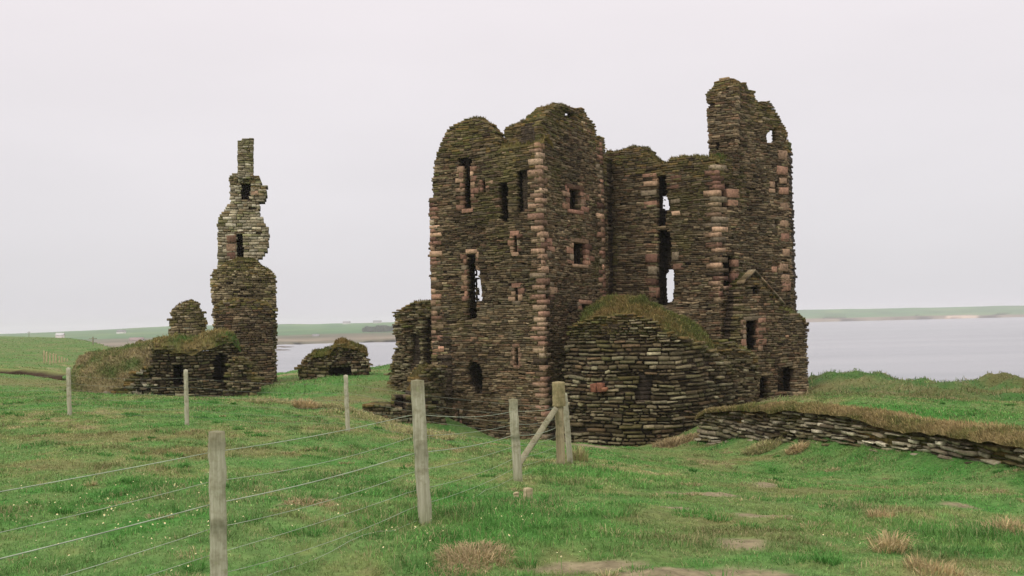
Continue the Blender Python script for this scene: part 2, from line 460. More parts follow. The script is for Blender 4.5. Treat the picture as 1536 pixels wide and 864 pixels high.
def turf(W, us, vf, vc, wc, wb, parent, name, cols, blade=0.16, dens=260, drop=0.10, lump=0.10, w0=0.08, droop=0.6, back=0.6, hf=1.0):
    """A sod laid along a wall head: from the front edge (vf) up to a crest (vc at w=wc) and down behind."""
    us = np.asarray(us); vf = np.asarray(vf); vc = np.asarray(vc)
    nu = max(8, int((us[-1] - us[0]) / (0.12 / hf))); nw = 14
    U = np.linspace(us[0], us[-1], nu); VF = np.interp(U, us, vf); VC = np.interp(U, us, vc)
    s = np.linspace(0, 1, nw)
    Wd = np.where(s < 0.6, w0 + (wc - w0) * (s / 0.6), wc + (wb - wc) * ((s - 0.6) / 0.4))
    G = np.zeros((nu, nw, 3)); sd = int(rng.integers(900))
    for j in range(nw):
        k = s[j]
        if k < 0.6: v = VF + (VC - VF) * math.sin(k / 0.6 * math.pi / 2) ** 0.8
        else: v = VC - back * ((k - 0.6) / 0.4) ** 2
        v = v + lump * (fbm(U * 1.7 * hf, np.full(nu, Wd[j]) * 1.7 * hf, sd) - 0.5) * 2.6 * (0.4 + 0.6 * min(1, k * 4))
        ww = np.full(nu, Wd[j]) + (0.06 * (fbm(U * 2.3, U * 0, sd + 3) - 0.5) * 2 if j == 0 else 0)
        if j == 0: v = v - drop * (0.4 + fbm(U * 1.6, U * 0 + 5, sd + 5) * 1.3)
        G[:, j] = W.world(U, ww, v)
    idx = np.arange(nu * nw).reshape(nu, nw)
    q = np.stack([idx[:-1, :-1], idx[1:, :-1], idx[1:, 1:], idx[:-1, 1:]], -1).reshape(-1, 4)
    P = G.reshape(-1, 3)
    kk = fbm(P[:, 0] * 1.3, P[:, 1] * 1.3 + P[:, 2], sd + 9)[:, None]
    ca, cb, cc_ = cols
    col = np.where(kk < 0.5, ca + (cb - ca) * np.clip((kk - 0.3) * 5, 0, 1), cb + (cc_ - cb) * np.clip((kk - 0.5) * 6, 0, 1)) * 0.8
    mb = MB(); mb.add(P, q, col=col)
    area = (us[-1] - us[0]) * (abs(wc - w0) + abs(wb - wc) * 0.5)
    n = int(area * dens)
    B = Blades()
    iu = rng.uniform(0, nu - 1.001, n); iw = rng.uniform(0, 1, n) ** 1.3 * (nw - 1.001) * 0.85
    a, b = iu.astype(int), iw.astype(int); fa = (iu - a)[:, None]; fb = (iw - b)[:, None]
    p = (G[a, b] * (1 - fa) + G[a + 1, b] * fa) * (1 - fb) + (G[a, b + 1] * (1 - fa) + G[a + 1, b + 1] * fa) * fb
    kb = np.clip((fbm(p[:, 0] * 1.3, p[:, 1] * 1.3 + p[:, 2], sd + 9) + rng.normal(0, 0.09, n)), 0, 1)[:, None]
    bc = np.where(kb < 0.5, ca + (cb - ca) * np.clip((kb - 0.3) * 5, 0, 1), cb + (cc_ - cb) * np.clip((kb - 0.5) * 6, 0, 1)) * np.exp(rng.normal(0, 0.25, n))[:, None]
    nrm = math.atan2(*(W.n[0][::-1]))
    ang = np.where(rng.random(n) < 0.6, nrm + rng.normal(0, 0.8, n), rng.uniform(0, 6.28, n))
    hgt = blade * rng.uniform(0.4, 1.3, n)
    dd = np.hypot(p[:, 0], p[:, 1])
    B.add(p - np.array([0, 0, 0.01]), hgt, np.maximum(0.007, 0.0007 * dd), ang, np.clip(rng.normal(droop, 0.3, n), 0.1, 1.5), bc)
    B.into(mb)
    return mb.build(name, M_GRASS, parent)

TURF_OLIVE = (S(104, 104, 58), S(122, 112, 68), S(138, 120, 74))
TURF_STRAW = (S(110, 116, 66), S(146, 132, 88), S(164, 146, 104))
TURF_MIX = (S(92, 118, 60), S(126, 124, 74), S(150, 134, 88))
TURF_MOSS = (S(86, 82, 46), S(102, 94, 56), S(118, 98, 58))

def top_cap(W, pts, parent, cols=TURF_MOSS, t=0.9, h=0.14, blade=0.12, dens=420, name='turf_cap', drop=0.10, lump=0.10):
    P = W.poly(pts)
    return turf(W, P[:, 0], P[:, 1] - .04, P[:, 1] + h * .7, -t * 0.5, -t - 0.05, parent, name, cols, blade, dens, drop * .35, lump, w0=-0.10, back=h + 0.1, hf=2.2)

# ================================================================== TERRAIN
CP = []
for px, py, Y in [(638, 792, 8.4), (777, 722, 13.4), (843, 697, 16.5), (520, 648, 19.4), (280, 637, 20), (104, 625, 22.6), (0, 615, 25),
                  (0, 864, 6.9), (1536, 864, 6.8), (1100, 740, 13), (1500, 740, 13.6), (325, 760, 9.0),
                  (820, 659, 28.5), (700, 660, 28.5), (640, 655, 28.5), (600, 643, 28.5), (570, 630, 28.5), (550, 620, 28.5), (500, 610, 28.5), (450, 605, 29), (400, 600, 29.5), (400, 608, 34), (450, 616, 34), (500, 622, 34.5), (300, 598, 31), (100, 591, 33), (0, 590, 34),
                  (300, 593, 46), (380, 597, 45), (430, 592, 44), (550, 640, 35.8), (575, 650, 35.6), (600, 660, 35.4), (640, 672, 35.6), (600, 652, 32), (560, 632, 32), (530, 612, 34),
                  (450, 575, 46), (420, 583, 46), (540, 592, 42.5), (580, 590, 42), (560, 560, 50), (600, 574, 46), (500, 590, 42), (590, 602, 38.5), (545, 603, 39.5),
                  (420, 562, 60), (445, 556, 60), (560, 553, 58), (588, 546, 58), (640, 560, 55),
                  (1068, 673, 33.0), (1030, 674, 33.8), (1000, 676, 34.2), (950, 677, 34.5), (900, 674, 34.8), (860, 669, 35.3), (950, 672, 31), (1030, 674, 30),
                  
                  (1290, 563, 46), (1325, 565, 46), (1250, 567, 47), (1225, 573, 48), (1200, 580, 48), (1350, 571, 46), (1376, 584, 46), (1410, 580, 46), (1445, 582, 46), (1500, 578, 46), (1536, 580, 46), (1650, 576, 46),
                  (1450, 606, 36), (1250, 592, 38), (1150, 600, 38), (1350, 600, 36), (1500, 622, 27),
                  (50, 583, 44), (50, 567, 54), (50, 553, 60), (-200, 553, 60), (-200, 585, 44), (200, 575, 60), (50, 530, 100), (50, 507, 240), (-300, 505, 260), (130, 519, 140), (0, 505, 290), (330, 570, 60)]:
    CP.append(at(px, py, Y))
for x, y, z in [(0, 0, -1.62), (0, -6, -1.6), (-8, -6, -1.6), (8, -6, -1.7), (-6, 3, -1.65), (6, 3, -1.75), (12, 8, -2.2), (20, 14, -2.8), (-14, 12, -1.8), (-25, 20, -1.9),
                (1.2, 40, -5.2), (6, 46, -4.6), (0, 55, -4), (12, 52, -4.2), (-40, 40, -2.3), (30, 20, -3.2), (30, 40, -3.3), (-80, 60, -2.1), (-60, 10, -1.8), (-150, 150, -1.2)]:
    CP.append(np.array([x, y, z], float))
_wl = np.array([at(*q)[:2] for q in [(1040, 640, 34), (1110, 640, 31), (1200, 640, 27.8), (1290, 660, 25.0), (1380, 670, 22.6), (1480, 680, 20.2), (1580, 690, 18.2), (1760, 700, 15.4)]])
_d = np.concatenate([[0], np.cumsum(np.linalg.norm(np.diff(_wl, axis=0), axis=1))])
for dd in np.arange(0.8, _d[-1], .9):
    p = np.array([np.interp(dd, _d, _wl[:, 0]), np.interp(dd, _d, _wl[:, 1])])
    for off, xs, ys in ((-.30, [1036, 1068, 1127, 1205, 1264, 1371, 1427, 1492, 1536, 1760], [657, 672, 677, 680, 691, 701, 709, 718, 723, 790]), (1.6, [1040, 1117, 1199, 1264, 1322, 1375, 1427, 1459, 1524, 1760], [634, 616, 611, 617, 622, 638, 635, 644, 655, 705])):
        q = p + np.array([.88, .48]) * off; px = CX + F * q[0] / q[1]; CP.append(at(px, float(np.interp(px, xs, ys)), q[1]))
CP = [c for c in CP if c is not None]
CP = np.array(CP)
def _warp(x, y):
    r = np.hypot(x, y + 6); k = np.where(r > 60, 60 + 25 * np.log(np.maximum(r, 60) / 60), r) / np.maximum(r, 1e-6)
    return x * k, (y + 6) * k
_cx, _cy = _warp(CP[:, 0], CP[:, 1])
def _phi(d): return d
_A = np.zeros((len(CP) + 3,) * 2); _n = len(CP)
_A[:_n, :_n] = np.hypot(_cx[:, None] - _cx, _cy[:, None] - _cy) + np.eye(_n) * -0.03
_A[:_n, _n] = 1; _A[:_n, _n + 1] = _cx; _A[:_n, _n + 2] = _cy; _A[_n:, :_n] = _A[:_n, _n:].T
_w = np.linalg.solve(_A, np.concatenate([CP[:, 2], np.zeros(3)]))
E_PX = [-900, 0, 100, 160, 220, 300, 420, 560, 660, 1200, 1240, 1900]
E_D = [330, 310, 240, 140, 80, 66, 62, 60, 60, 56, 49, 48]
def ground_z(x, y):
    x = np.asarray(x, float); y = np.asarray(y, float)
    sh = x.shape; x = x.ravel(); y = y.ravel()
    wx, wy = _warp(x, y); z = np.zeros(len(x))
    for i in range(0, len(x), 20000):
        s = slice(i, i + 20000)
        z[s] = np.hypot(wx[s, None] - _cx, wy[s, None] - _cy) @ _w[:_n] + _w[_n] + _w[_n + 1] * wx[s] + _w[_n + 2] * wy[s]
    amp = np.clip((y - 30) / 15, 0, 1) * np.clip((x - 8) / 6, 0, 1)
    z += (fbm(x * 0.9, y * 0.9, 3) - 0.5) * 0.16 + (fbm(x * 3.1, y * 3.1, 5) - 0.5) * 0.07
    z += amp * ((fbm(x * 0.35, y * 0.35, 8) - 0.5) * 1.3 + (fbm(x * 1.2, y * 1.2, 4) - 0.5) * 0.55)
    px = CX + F * x / np.maximum(y, 0.5)
    D = np.interp(px, E_PX, E_D)
    over = np.maximum(0, y - D)
    z = z - np.minimum(over * 1.3, 60) * np.minimum(over / 3, 1)
    return np.maximum(z, -17).reshape(sh)

# patches of their own colour in the turf: x, y, rx, ry, kind
def gp(px, py, rx, ry, Y):
    p = at(px, py, Y); return (p[0], p[1], rx, ry)
def on_ground(px, py):
    """Where the sight line through a pixel meets the ground."""
    r = ray(px, py); Y = np.linspace(4, 120, 1500)
    X = r[0] / r[1] * Y; Z = r[2] / r[1] * Y
    g = ground_z(X, Y); i = np.argmax(Z < g)
    return np.array([X[i], Y[i], g[i]])
BARE = []
for px, py, rx, ry in [(895, 853, .45, .18), (1060, 864, .62, .22), (955, 862, .3, .10), (1062, 743, .50, .28), (1003, 761, .28, .16), (1135, 774, .38, .22), (1108, 815, .20, .30), (1150, 725, .3, .4), (880, 668, 1.0, .7),
                       (465, 757, .28, .10), (1440, 760, .2, .15)]:
    p = on_ground(px, py); BARE.append((p[0], p[1], rx, ry))
BROWNP = []
for px, py, rx, ry in [(570, 586, 2.6, 3), (530, 602, 2.0, 1.6), (610, 578, 2.0, 2.0), (50, 575, 9, 5), (715, 842, .45, .35), (800, 850, .8, .5), (1000, 800, 1.2, .6), (1180, 735, 1.2, 1.0), (150, 655, 2.5, 1.2), (340, 680, 2.0, .8), (60, 700, 1.4, .6), (1060, 668, .9, .5), (1285, 572, 2.5, 1.0), (1365, 582, 1.6, 1.2), (1440, 600, 2.2, 1.2), (1230, 584, 1.5, 1.0), (1510, 585, 1.5, .8), (1120, 690, 1.6, .7), (1250, 800, .9, .7), (1400, 735, .8, .5), (1100, 790, 1.0, 1.2), (1480, 850, .5, .3)]:
    p = on_ground(px, py); BROWNP.append((p[0], p[1], rx, ry))
LUSH = []
for px, py, rx, ry in [(800, 790, 1.5, 1.6), (690, 810, .8, .6), (900, 715, 1.6, 1.6), (1430, 800, 1.8, 1.2), (740, 760, 1.0, .8), (1360, 740, 1.2, 1.4), (1400, 622, 3.5, 3), (450, 580, 4, 5)]:
    p = on_ground(px, py); LUSH.append((p[0], p[1], rx, ry))
WORN = []
for px, py, rx, ry in [(930, 830, 1.0, .8), (985, 790, 1.1, 1.2), (1050, 745, 1.4, 1.6), (1080, 705, 2.2, 2.0), (1000, 680, 2.6, 1.6), (1140, 800, .9, 1.2), (1200, 735, 1.3, 1.4)]:
    p = on_ground(px, py); WORN.append((p[0], p[1], rx, ry))
def blob(x, y, lst, sd, soft=0.5):
    m = np.zeros(np.shape(x))
    wob = (fbm(np.asarray(x) * 3, np.asarray(y) * 3, sd) - 0.5) * 1.3
    for a, b, rx, ry in lst:
        d = np.hypot((x - a) / rx, (y - b) / ry) + wob
        m = np.maximum(m, np.clip((1.15 - d) / soft, 0, 1))
    return m
def turf_colour(x, y):
    n1 = fbm(x * 0.45, y * 0.30, 31); n2 = fbm(x * 1.7, y * 1.3, 37); n3 = fbm(x * 5, y * 5, 41)
    k = n1 * 0.42 + n2 * 0.35 + n3 * 0.23
    k = k[..., None] if np.ndim(k) else k
    c = G_LUSH + (G_MID - G_LUSH) * np.clip((k - 0.36) * 8, 0, 1)
    c = c + (G_OLIVE - c) * np.clip((k - 0.50) * 8, 0, 0.85)
    c = c + (G_STRAW - c) * np.clip((k - 0.60) * 9, 0, 0.7)
    fr = np.clip((y - 29) / 6, 0, 1) * np.clip((x - 8) / 3, 0, 1)          # rank, rushy grass on the bank by the sea; colour also darkened for self-shadow
    fl = np.clip((y - 58) / 20, 0, 1) * np.clip((-x - 5) / 10, 0, 1)        # thinner pasture beyond the peat bank
    fr = np.asarray(fr)[..., None]; fl = np.asarray(fl)[..., None]
    nn = fbm(x * .55 + 7, y * .55, 83)[..., None]
    c = c * (1 - .30 * fr); c = c + (S(112, 108, 66) - c) * fr * np.clip((nn - .50) * 6, 0, .8)
    c = c + (S(124, 138, 88) - c) * fl * np.clip(.35 + (nn - .5) * 3, 0, .8)
    b = blob(x, y, BROWNP, 51, 0.8)[..., None]; c = c + (G_OLIVE * 0.5 + G_BROWN * 0.5 - c) * b * 0.75
    w_ = blob(x, y, WORN, 59, 0.9)[..., None]; c = c + (S(126, 134, 82) - c) * w_ * .6
    l = blob(x, y, LUSH, 53, 0.9)[..., None]; c = c + (G_LUSH * 1.05 - c) * l * 0.85
    return c

nr, nc = 460, 560
rows = np.concatenate([np.linspace(-5, 6, 50, endpoint=False), 6 * (340 / 6) ** np.linspace(0, 1, nr - 50)])
aa = np.linspace(-1.15, 1.0, nc)
GY, GA = np.meshgrid(rows, aa, indexing='ij'); GX = GA * (GY + 6.5)
GZ = ground_z(GX, GY)
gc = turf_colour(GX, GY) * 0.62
bare = blob(GX, GY, BARE, 57, 0.5)[..., None]
soil = S(128, 118, 92) * (0.75 + 0.5 * fbm(GX * 9, GY * 9, 61))[..., None]
gc = gc + (soil - gc) * bare
idx = np.arange(nr * nc).reshape(nr, nc)
q = np.stack([idx[:-1, :-1], idx[:-1, 1:], idx[1:, 1:], idx[1:, :-1]], -1).reshape(-1, 4)
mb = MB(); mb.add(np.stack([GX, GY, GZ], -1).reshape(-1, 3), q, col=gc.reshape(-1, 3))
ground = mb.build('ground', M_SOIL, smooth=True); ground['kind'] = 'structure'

# ---- grass blades
def scatter(n, y0, y1, a0, a1, pw):
    t = rng.random(n); e = 1 - pw
    Y = (y0 ** e + t * (y1 ** e - y0 ** e)) ** (1 / e)
    X = rng.uniform(a0, a1, n) * (Y + 1.5); return X, Y
B = Blades()
for n, y0, y1, a0, a1, pw, hs in [(640000, 4.0, 34, -0.68, 0.66, 0.25, 1.0), (70000, 34, 62, -0.5, 0.6, 0.2, 1.25), (26000, 60, 240, -0.62, -0.30, 0.4, 1.6)]:
    X, Y = scatter(n, y0, y1, a0, a1, pw)
    n1 = fbm(X * 0.8, Y * 0.8, 71); n2 = fbm(X * 2.6, Y * 2.6, 73)
    bare = blob(X, Y, BARE, 57, 0.5); lush = blob(X, Y, LUSH, 53, 0.9)
    keep = rng.random(n) > bare * 0.82
    X, Y, n1, n2, lush, bare = X[keep], Y[keep], n1[keep], n2[keep], lush[keep], bare[keep]
    n = len(X); Z = ground_z(X, Y); rank = 1 + 1.2 * np.clip((Y - 29) / 6, 0, 1) * np.clip((X - 8) / 3, 0, 1)
    tuft = np.clip((n2 - 0.5) * 5, 0, 1)
    h = (0.026 + 0.026 * n1 + 0.08 * tuft * n1 + 0.055 * lush) * rng.uniform(0.5, 1.4, n) * hs * rank * (1 - .4 * blob(X, Y, WORN, 59, .9)) * (1 - 0.5 * bare)
    c = turf_colour(X, Y) * np.exp(rng.normal(0, 0.22, n) - .35 * tuft * (n1 > .5) + .25 * (fbm(X * 1.1 + 50, Y * 1.1, 79) - .5))[:, None]
    dry = (rng.random(n) < 0.10 + 0.25 * np.clip((n1 - 0.55) * 6, 0, 1))[:, None]
    c = np.where(dry, c * 0.35 + G_STRAW * 0.65, c)
    B.add(np.stack([X, Y, Z - 0.008], 1), h, np.maximum(0.005, 0.00075 * Y), rng.uniform(0, 6.28, n), np.clip(rng.normal(0.8, 0.4, n), 0.05, 1.6), c)
nk = 420
X0, Y0 = scatter(nk, 6.0, 30, -.6, .6, .6)
for x, y in zip(X0, Y0):
    m_ = int(rng.integers(50, 150)); r = rng.uniform(.04, .16); th = rng.uniform(0, 6.28, m_); rr = r * np.sqrt(rng.random(m_))
    xx = x + rr * np.cos(th) * 1.4; yy = y + rr * np.sin(th); straw = rng.random() < (.45 if x > 1 else .3)
    hh = rng.uniform(.05, .13) * (.7 if straw else 1)
    c = (G_STRAW if straw else G_LUSH * .85) * np.exp(rng.normal(0, .22, m_))[:, None]
    if straw: c = np.where(rng.random(m_)[:, None] < .35, G_OLIVE * .9, c)
    B.add(np.stack([xx, yy, ground_z(xx, yy) - .01], 1), hh * rng.uniform(.4, 1.2, m_), np.full(m_, max(.005, .0007 * y)), th + rng.normal(0, .6, m_), np.clip(rng.normal(.8, .35, m_), .1, 1.6), c)
fx = [390, 430, 480, 520, 560, 600, 640, 690]; fy = [598, 601, 608, 613, 624, 640, 650, 656]
for i in range(90):
    px_ = rng.uniform(385, 690); p = on_ground(px_, float(np.interp(px_, fx, fy)) + rng.normal(3, 3)); m_ = int(rng.integers(50, 140)); r = rng.uniform(.08, .3)
    if p[1] > 33: continue
    th = rng.uniform(0, 6.28, m_); rr = r * np.sqrt(rng.random(m_)); xx = p[0] + rr * np.cos(th) * 1.5; yy = p[1] + rr * np.sin(th); k = rng.random(m_)[:, None]
    c = (G_STRAW * k + G_OLIVE * (1 - k)) * np.exp(rng.normal(0, .2, m_))[:, None]
    B.add(np.stack([xx, yy, ground_z(xx, yy) - .01], 1), rng.uniform(.06, .22, m_), np.full(m_, .02), th + rng.normal(0, .6, m_), np.clip(rng.normal(.9, .35, m_), .1, 1.6), c)
mb = MB(); B.into(mb)
g = mb.build('meadow_grass', M_GRASS); g['kind'] = 'stuff'

# ---- daisies and pale flower heads
mb = MB()
for cx_, cy_, n, sp in [(190, 760, 38, 1.0), (80, 785, 26, .7), (250, 830, 20, .6), (160, 815, 16, .7), (60, 770, 14, .5), (655, 808, 16, .25), (755, 784, 8, .18), (850, 850, 5, .1), (1290, 828, 8, .2), (210, 745, 24, .9), (420, 780, 14, 1.0), (480, 740, 10, 1.2), (250, 800, 18, .8), (130, 745, 14, .8)]:
    p = on_ground(cx_, cy_)
    X = p[0] + rng.normal(0, sp, n); Y = np.maximum(4.5, p[1] + rng.normal(0, sp, n)); Z = ground_z(X, Y)
    for x, y, z in zip(X, Y, Z):
        hh = rng.uniform(0.06, 0.10); r = rng.uniform(0.005, 0.009); k = 7
        a = np.arange(k) * 2 * np.pi / k; t = rng.normal(0, 0.5, 2)
        V = np.stack([x + r * np.cos(a), y + r * np.sin(a), z + hh + r * (np.cos(a) * t[0] + np.sin(a) * t[1] - 0.3)], 1)
        V = np.concatenate([V, [[x, y, z + hh + 0.004]]])
        col = np.tile(S(206, 204, 172), (k + 1, 1)); col[-1] = S(214, 186, 70)
        mb.add(V, f3=[[i, (i + 1) % k, k] for i in range(k)], col=col)
        mb.add([[x - .0015, y, z], [x + .0015, y, z], [x + .0015, y, z + hh], [x - .0015, y, z + hh]], [[0, 1, 2, 3]], col=G_LUSH)
g = mb.build('daisies', M_FLOWER); g['kind'] = 'stuff'

# ---- dry tussocks that stand out
def tussock(px, py, r, h, n, cols, label, lean=0.6):
    p = on_ground(px, py); B = Blades(); mb = MB()
    th = rng.uniform(0, 6.28, n); rr = r * np.sqrt(rng.random(n))
    X = p[0] + rr * np.cos(th); Y = p[1] + rr * np.sin(th); Z = ground_z(X, Y) + h * 0.25 * (1 - (rr / r) ** 2)
    k = rng.random(n)[:, None]
    c = (cols[0] * (1 - k) + cols[1] * k) * np.exp(rng.normal(0, 0.2, n))[:, None]
    B.add(np.stack([X, Y, Z - 0.02], 1), h * rng.uniform(0.4, 1.1, n), np.full(n, max(0.006, 0.0008 * p[1])), th + rng.normal(0, 0.7, n), np.clip(rng.normal(lean, 0.3, n), 0.05, 1.6), c); B.into(mb)
    o = mb.build('dry_grass_tussock', M_GRASS, loc=p)
    thing(o, label, 'grass tussock', 'dry tussocks in the turf')
STR = (G_STRAW, S(186, 164, 120)); BRN = (S(158, 142, 104), S(182, 162, 126))
tussock(1335, 826, .13, .2, 260, STR, 'tall straw-pale dry grass tussock in the green turf below the low wall', .9)
tussock(1322, 779, .13, .13, 260, STR, 'short straw-pale dry tussock just beyond the tallest pale tussock in the turf', .6)
tussock(712, 838, .26, .12, 900, BRN, 'wide brown matted tussock in front of the tall leaning fence post', .9)
tussock(690, 858, .2, .09, 500, BRN, 'brown matted grass clump nearest the bare path in the foreground', .9)
tussock(458, 613, .32, .3, 500, STR, 'pale straw tussock on the field edge near the small ruined stub by the sea', .7)
tussock(468, 756, .25, .09, 420, BRN, 'flat rusty-brown dead grass patch behind the wires beside the nearest post', 1.1)
tussock(1400, 858, .18, .13, 350, STR, 'pale dry tussock at the bottom edge of the photo, in lush green grass', .6)
tussock(1515, 800, .2, .17, 350, STR, 'dry pale tussock at the right edge of the photo above lush grass', .6)
tussock(866, 690, .20, .28, 260, (G_STRAW, G_OLIVE), 'thin yellowed tuft at the foot of the strainer post', .4)

tussock(1015, 668, .8, .30, 1500, (S(150, 130, 92), G_STRAW * .8), 'brown dead weeds heaped at the foot of the rubble bastion', .9)
tussock(1145, 674, .6, .26, 900, (G_OLIVE, G_STRAW), 'yellowed grass fringe at the foot of the drystone wall where it leaves the bastion', .9)
tussock(1196, 676, .28, .26, 400, STR, 'pale straw tuft against the foot of the drystone wall, beside the yellowed fringe', .9)

# ================================================================== MAIN CASTLE
def xy(px, Y, py=480):
    a = at(px, py, Y); return (a[0], a[1])
castle = empty('castle_ruin', (3.5, 42, -4.3), 'large roofless stone castle ruin with tall broken tower walls and pink corner stones', 'castle ruin')
cL, cC, cR = xy(648, 40.5), xy(815, 38), xy(910, 42.5)
cB = (cL[0] + cR[0] - cC[0], cL[1] + cR[1] - cC[1])
WL, WR = Wall([cL, cC]), Wall([cC, cR])
WRB, WLB = Wall([cB, cR]), Wall([cL, cB], flip=True)

wl_out = [(646, 700), (650, 600), (650, 550), (648, 470), (646, 400), (644, 362), (648, 360), (650, 340), (644, 325), (643, 300), (649, 295), (646, 270), (650, 262), (652, 239), (657, 226), (662, 214), (667, 203), (672, 193),
          (687, 185), (692, 180), (703, 177), (717, 179), (731, 187), (741, 199), (747, 209), (745, 216), (742, 221), (757, 223), (782, 221), (800, 216), (815, 209), (820, 209), (828, 700)]
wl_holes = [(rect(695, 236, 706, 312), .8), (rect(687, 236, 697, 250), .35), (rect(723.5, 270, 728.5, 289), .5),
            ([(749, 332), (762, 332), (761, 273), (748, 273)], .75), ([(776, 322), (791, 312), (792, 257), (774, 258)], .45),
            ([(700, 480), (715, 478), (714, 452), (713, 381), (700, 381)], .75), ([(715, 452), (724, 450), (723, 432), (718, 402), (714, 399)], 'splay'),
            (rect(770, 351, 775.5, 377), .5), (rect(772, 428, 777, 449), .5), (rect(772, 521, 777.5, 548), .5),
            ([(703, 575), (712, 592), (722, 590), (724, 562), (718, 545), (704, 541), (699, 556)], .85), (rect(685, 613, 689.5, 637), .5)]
mb = MB(); PL = WL.poly(wl_out)
masonry(mb, WL, PL, 0.85, wl_holes, v_bot=-5.4, moss_h=1.3, ends=(0, 1), rag=.06)
wl = mb.build('tower_wall', M_STONE, castle); wl['label'] = 'front tower face with tall slot windows, turned to the fence'
wr_out = [(812, 700), (812, 209), (812, 186), (818, 173), (826, 165), (835, 157), (851, 158), (861, 162), (876, 162), (880, 171), (893, 187), (895, 202), (907, 207), (909, 242), (912, 360), (914, 460), (914, 700)]
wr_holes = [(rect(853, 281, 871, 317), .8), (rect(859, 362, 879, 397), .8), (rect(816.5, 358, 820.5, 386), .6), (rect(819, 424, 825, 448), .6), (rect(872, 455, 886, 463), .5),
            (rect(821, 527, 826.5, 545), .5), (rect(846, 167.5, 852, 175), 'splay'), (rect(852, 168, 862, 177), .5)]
mb = MB(); PR = WR.poly(wr_out)
masonry(mb, WR, PR, 0.95, wr_holes, v_bot=-5.4, moss_h=1.1, ends=(1, 0), rag=.05)
wr = mb.build('tower_wall', M_STONE, castle); wr['label'] = 'gabled side face of the front tower with two small windows'
mb = MB(); PB = WRB.poly([(755, 500), (757, 225), (757, 205), (757, 191), (770, 187), (778, 182), (787, 180), (803, 184), (818, 190), (850, 206), (880, 225), (905, 232), (908, 500)])
masonry(mb, WRB, PB, 0.9, v_bot=-5, moss_h=1.2, moss_k=.9)
wrb = mb.build('tower_wall', M_STONE, castle); wrb['label'] = 'broken inner back wall of the front tower'
mb = MB(); PLB = WLB.poly([(648, 600), (652, 262), (668, 222), (700, 205), (740, 226), (754, 232), (755, 600)])
masonry(mb, WLB, PLB, 0.9, [([(704, 476), (732, 476), (732, 385), (704, 385)], 'splay')], v_bot=-5)
wlb = mb.build('tower_wall', M_STONE, castle); wlb['label'] = 'breached far side wall of the front tower'
quoins(WL, WR, -4.9, at(815, 216, 38)[2], PAL_BUFF, wr, skip=0.16)
# far edges of the two faces: dressed corner stones
Wl0 = Wall([cB, cL]); quoins(Wl0, WL, -2.9, at(648, 300, 40.5)[2], PAL_PINK, wl, big=.5, small=.24, skip=.18)
Wr1 = Wall([cR, cB]); quoins(WR, Wr1, -2.4, at(909, 215, 42.5)[2], PAL_PINK, wr, big=.6, small=.28, skip=.1)
surround(WL, (695, 250, 706, 312), PAL_PINK, wl, 8, 8, False, True)
surround(WL, (723.5, 272, 728.5, 288), PAL_PINK, wl, 5, 8, False, False)
surround(WL, (700, 381, 714, 404), PAL_PINK, wl, 0, 4, True, False)
surround(WL, (700, 381, 714, 450), PAL_PINK, wl, 6, 0, False, False)
surround(WL, (770, 353, 775.5, 377), PAL_PINK, wl, 7, 6, True, True)
surround(WL, (772, 430, 777, 449), PAL_PINK, wl, 7, 8, True, True)
surround(WL, (772, 521, 777.5, 548), PAL_BUFF, wl, 4.5, 4.5, True, True, bh=.2)
surround(WL, (685, 613, 689.5, 637), PAL_BUFF, wl, 4, 5, True, True, bh=.18)
surround(WR, (854, 282, 871, 316), PAL_PINK, wr, 8, 9, True, True)
surround(WR, (860, 363, 878, 396), PAL_PINK, wr, 8, 9, True, True)
surround(WR, (816.5, 358, 820.5, 386), PAL_PINK, wr, 0, 10, False, False)
surround(WR, (819, 424, 825, 448), PAL_PINK, wr, 0, 8, False, False)
surround(WR, (872, 455, 886, 463), PAL_PINK, wr, 6, 0, True, False)
top_cap(WL, [(743, 220), (757, 221), (782, 219), (800, 215), (814, 209)], wl, TURF_OLIVE, h=.22, blade=.18, drop=.25)
top_cap(WL, [(688, 184), (703, 176), (717, 178), (731, 187)], wl, TURF_MOSS, h=.08)
top_cap(WRB, [(758, 191), (770, 187), (787, 180), (803, 184), (815, 188)], wrb, TURF_MOSS, h=.12)
top_cap(WR, [(828, 164), (835, 157), (851, 158), (861, 161)], wr, TURF_MOSS, h=.07)

# ---- rear range: face to the left of the corner, face to the right of it
K = xy(1080, 41); KE = xy(1188, 43.4)
dirL = np.array(cL) - np.array(cC); dirL /= np.linalg.norm(dirL)
def ray_hit(px, P0, d):
    r = ray(px, 480); A = np.array([[r[0], -d[0]], [r[1], -d[1]]]); t, k = np.linalg.solve(A, np.array(P0)); return np.array(P0) + d * k
KL = ray_hit(905, K, dirL)
WAB, WG = Wall([KL, K]), Wall([K, KE])
wab_out = [(905, 560), (907, 229), (927, 229), (935, 225), (948, 220), (966, 224), (972, 230), (974, 235), (984, 242), (993, 247), (1000, 243), (1007, 238), (1026, 237), (1062, 238), (1078, 241), (1085, 560)]
mb = MB(); PAB = WAB.poly(wab_out)
wab_h = [([(985, 340), (998, 338), (1000, 316), (1000, 282), (998, 262), (985, 262)], .95), ([(996, 316), (1005, 315), (1004, 300), (999, 291), (996, 292)], 'splay'),
         ([(984, 458), (1001, 456), (1006, 400), (1006, 352), (1000, 345), (986, 345)], .95), ([(1000, 454), (1010, 453), (1012, 430), (1012, 405), (1008, 402), (1003, 404), (998, 412)], 'splay')]
masonry(mb, WAB, PAB, 1.15, wab_h, v_bot=-5, moss_h=.9, ends=(0, 1), rag=.09)
wab = mb.build('range_wall', M_STONE, castle); wab['label'] = 'shaded range wall with a tall broken doorway, behind the front tower'
